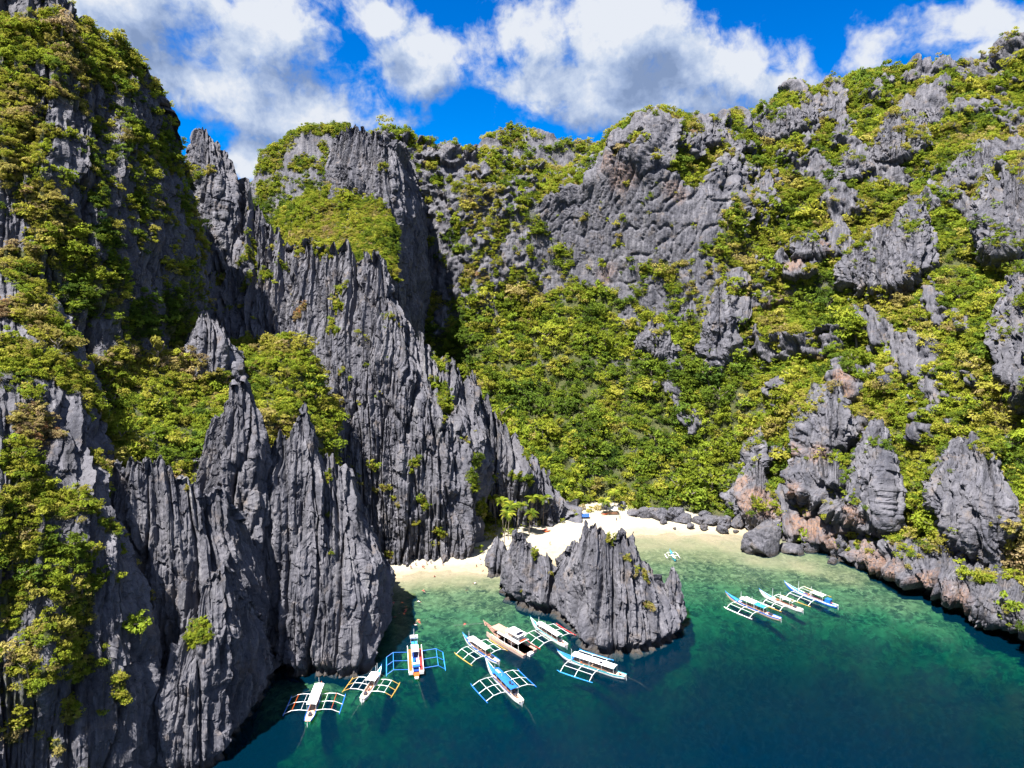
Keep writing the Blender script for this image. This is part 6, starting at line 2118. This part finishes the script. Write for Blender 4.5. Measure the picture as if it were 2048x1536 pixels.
# on the left beach: px, py of the feet, pose, skin, top, shorts, turn, label
WALKERS = [(822, 1138, 'walk', 0, 'red', 'dark', 2.2, 'person in red walking at the water line, leftmost on the left beach'), (832, 1132, 'stand', 1, 'dark', 'dark', 1.0, 'person in dark clothes standing behind the leftmost walker'),
           (845, 1136, 'stand', 0, 'white', 'red', .3, 'person in a white top and red shorts at the edge of the left beach'), (848, 1138, 'walk', 2, 'dark', 'red', 2.8, 'person in red shorts stepping into the water beside the white-topped one'),
           (854, 1130, 'walk', 1, 'dark', 'dark', 1.4, 'person in dark clothes walking in the middle of the left beach'), (862, 1128, 'stand', 1, 'blue', 'dark', .4, 'person in a blue top standing high on the left beach'),
           (870, 1138, 'stand', 2, 'green', 'dark', 3.0, 'person in a green top at the water line of the left beach'), (886, 1131, 'stand', 1, 'dark', 'blue', .2, 'tall dark-clothed person standing alone in the middle of the left beach'),
           (953, 1133, 'sit', 0, 'dark', 'dark', 3.1, 'person sitting on the wet sand right of the middle'), (962, 1129, 'sit', 2, 'white', 'blue', 2.7, 'person in white sitting on the sand near the right end'),
           (971, 1128, 'sit', 0, 'red', 'dark', 3.0, 'person in red sitting on the sand near the beach spire'), (977, 1134, 'stand', 0, 'red', 'white', .9, 'person in red standing at the foot of the beach spire'),
           (960, 1120, 'stand', 2, 'white', 'teal', .9, 'person in white standing at the back of the beach by the round shrub'), (1100, 1090, 'stand', 1, 'dark', 'dark', .9, 'dark-clothed person alone on the middle sand between the two beaches'),
           (1240, 1037, 'walk', 0, 'red', 'dark', .9, 'person in red walking on the far beach by the hut'), (1233, 1042, 'stand', 1, 'dark', 'dark', .4, 'dark-clothed person standing on the far beach below the hut')]
for px_, py_, kd, sk, tp, bt, rot, lab in WALKERS:
    p = on(px_, py_, .8)
    for _ in range(4):
        p = on(px_, py_, ground_z(p[0], p[1]))
    z = max(ground_z(p[0], p[1]), -.25)
    person((p[0], p[1], z - .02), kd, sk, tp, bt, rot, lab, 'people on the beaches')
SWIM = [(774, 1196, 'orange'), (777, 1199, 'orange'), (771, 1202, 'red'), (776, 1208, 'orange'), (772, 1208, 'orange'), (787, 1205, 'red'), (803, 1205, 'orange'), (811, 1214, 'orange'), (813, 1219, 'orange'), (812, 1222, 'red'), (808, 1227, 'orange'), (836, 1203, 'white'),
        (798, 1228, 'dark'), (791, 1234, 'red'), (837, 1240, 'orange'), (838, 1244, 'red'), (830, 1250, 'white'), (869, 1153, 'red'), (951, 1166, 'white'), (930, 1248, 'red'), (846, 1181, 'red'), (815, 1196, 'dark'), (933, 1181, 'dark'), (966, 1142, 'dark')]
SWORD = ['topmost of the tight left group', 'second of the tight left group', 'leftmost of the tight left group', 'lowest of the tight left group', 'lower left of the tight left group', 'just right of the tight left group', 'between the left group and the white one', 'top of the middle trio',
         'middle of the middle trio', 'right of the middle trio', 'just below the middle trio', 'alone right of the groups', 'alone left below the trio', 'below the dark swimmer on the left', 'upper of the lowest pair', 'lower of the lowest pair', 'below the lowest pair',
         'near the weed by the beach', 'farthest right in the lagoon', 'near the prow of the catamaran', 'in the middle of the lagoon', 'behind the middle trio', 'out in the middle right of the lagoon', 'at the right end of the beach edge']
for k, ((px_, py_, col), w_) in enumerate(zip(SWIM, SWORD)):
    p = on(px_, py_, .1)
    jk = {'orange': 'swimmer in an orange life jacket', 'red': 'swimmer in red', 'white': 'swimmer in white', 'dark': 'swimmer in dark clothes'}[col]
    o = person((p[0], p[1], .26), 'float', k % 3, col, 'dark', k * 1.3, f'{jk} {w_}', 'swimmers in the left lagoon')
# people aboard
ABOARD = [('green', .22, .3, 'white', 'seated person in white at the stern of the green-sided boat'), ('orange', .3, -.3, 'red', 'seated person in red in the stern of the small orange-tipped boat'), ('orange', .48, .5, 'blue', 'seated person in blue beside the roof of the orange-tipped boat'),
          ('fourth', .24, .2, 'red', 'seated person in red at the stern of the boat left of the catamaran'), ('fourth', .84, 0, 'red', 'seated person in red on the prow of the boat left of the catamaran'), ('long', .72, .6, 'red', 'seated person in red under the front roof of the largest boat'),
          ('long', .62, .8, 'orange', 'seated person in orange amidships in the largest boat'), ('long', .07, 0, 'white', 'seated person in white at the stern of the largest boat'), ('blue', .12, .2, 'dark', 'seated dark-clothed person at the stern under the blue roof'),
          ('right_a', .2, 0, 'orange', 'seated person in orange at the stern of the nearest right-hand boat'), ('right_b', .55, .2, 'orange', 'seated person in orange amidships in the middle right-hand boat'), ('right_b', .24, 0, 'red', 'seated person in red at the stern of the middle right-hand boat'),
          ('right_c', .10, 0, 'red', 'seated person in red at the stern of the farthest right-hand boat'), ('right_c', .52, .3, 'orange', 'seated person in orange amidships in the farthest right-hand boat'), ('teal_prow', .1, 0, 'blue', 'seated person in blue at the stern of the boat with red floats')]
for k, (bn, t, y, col, lab) in enumerate(ABOARD):
    r, ln, bmw, X = BOATS[bn]
    m = Matrix.Translation(r.location) @ Matrix.Rotation(r.rotation_euler.z, 4, 'Z')
    q = hull_half(t, ln, bmw, 1.4)
    w = m @ Vector((X(t), y, q[3] - .12 if t < .7 else q[3] + .12))
    person(w, 'sit', k % 3, col, 'dark', k * 2.1, lab, 'people aboard the boats')
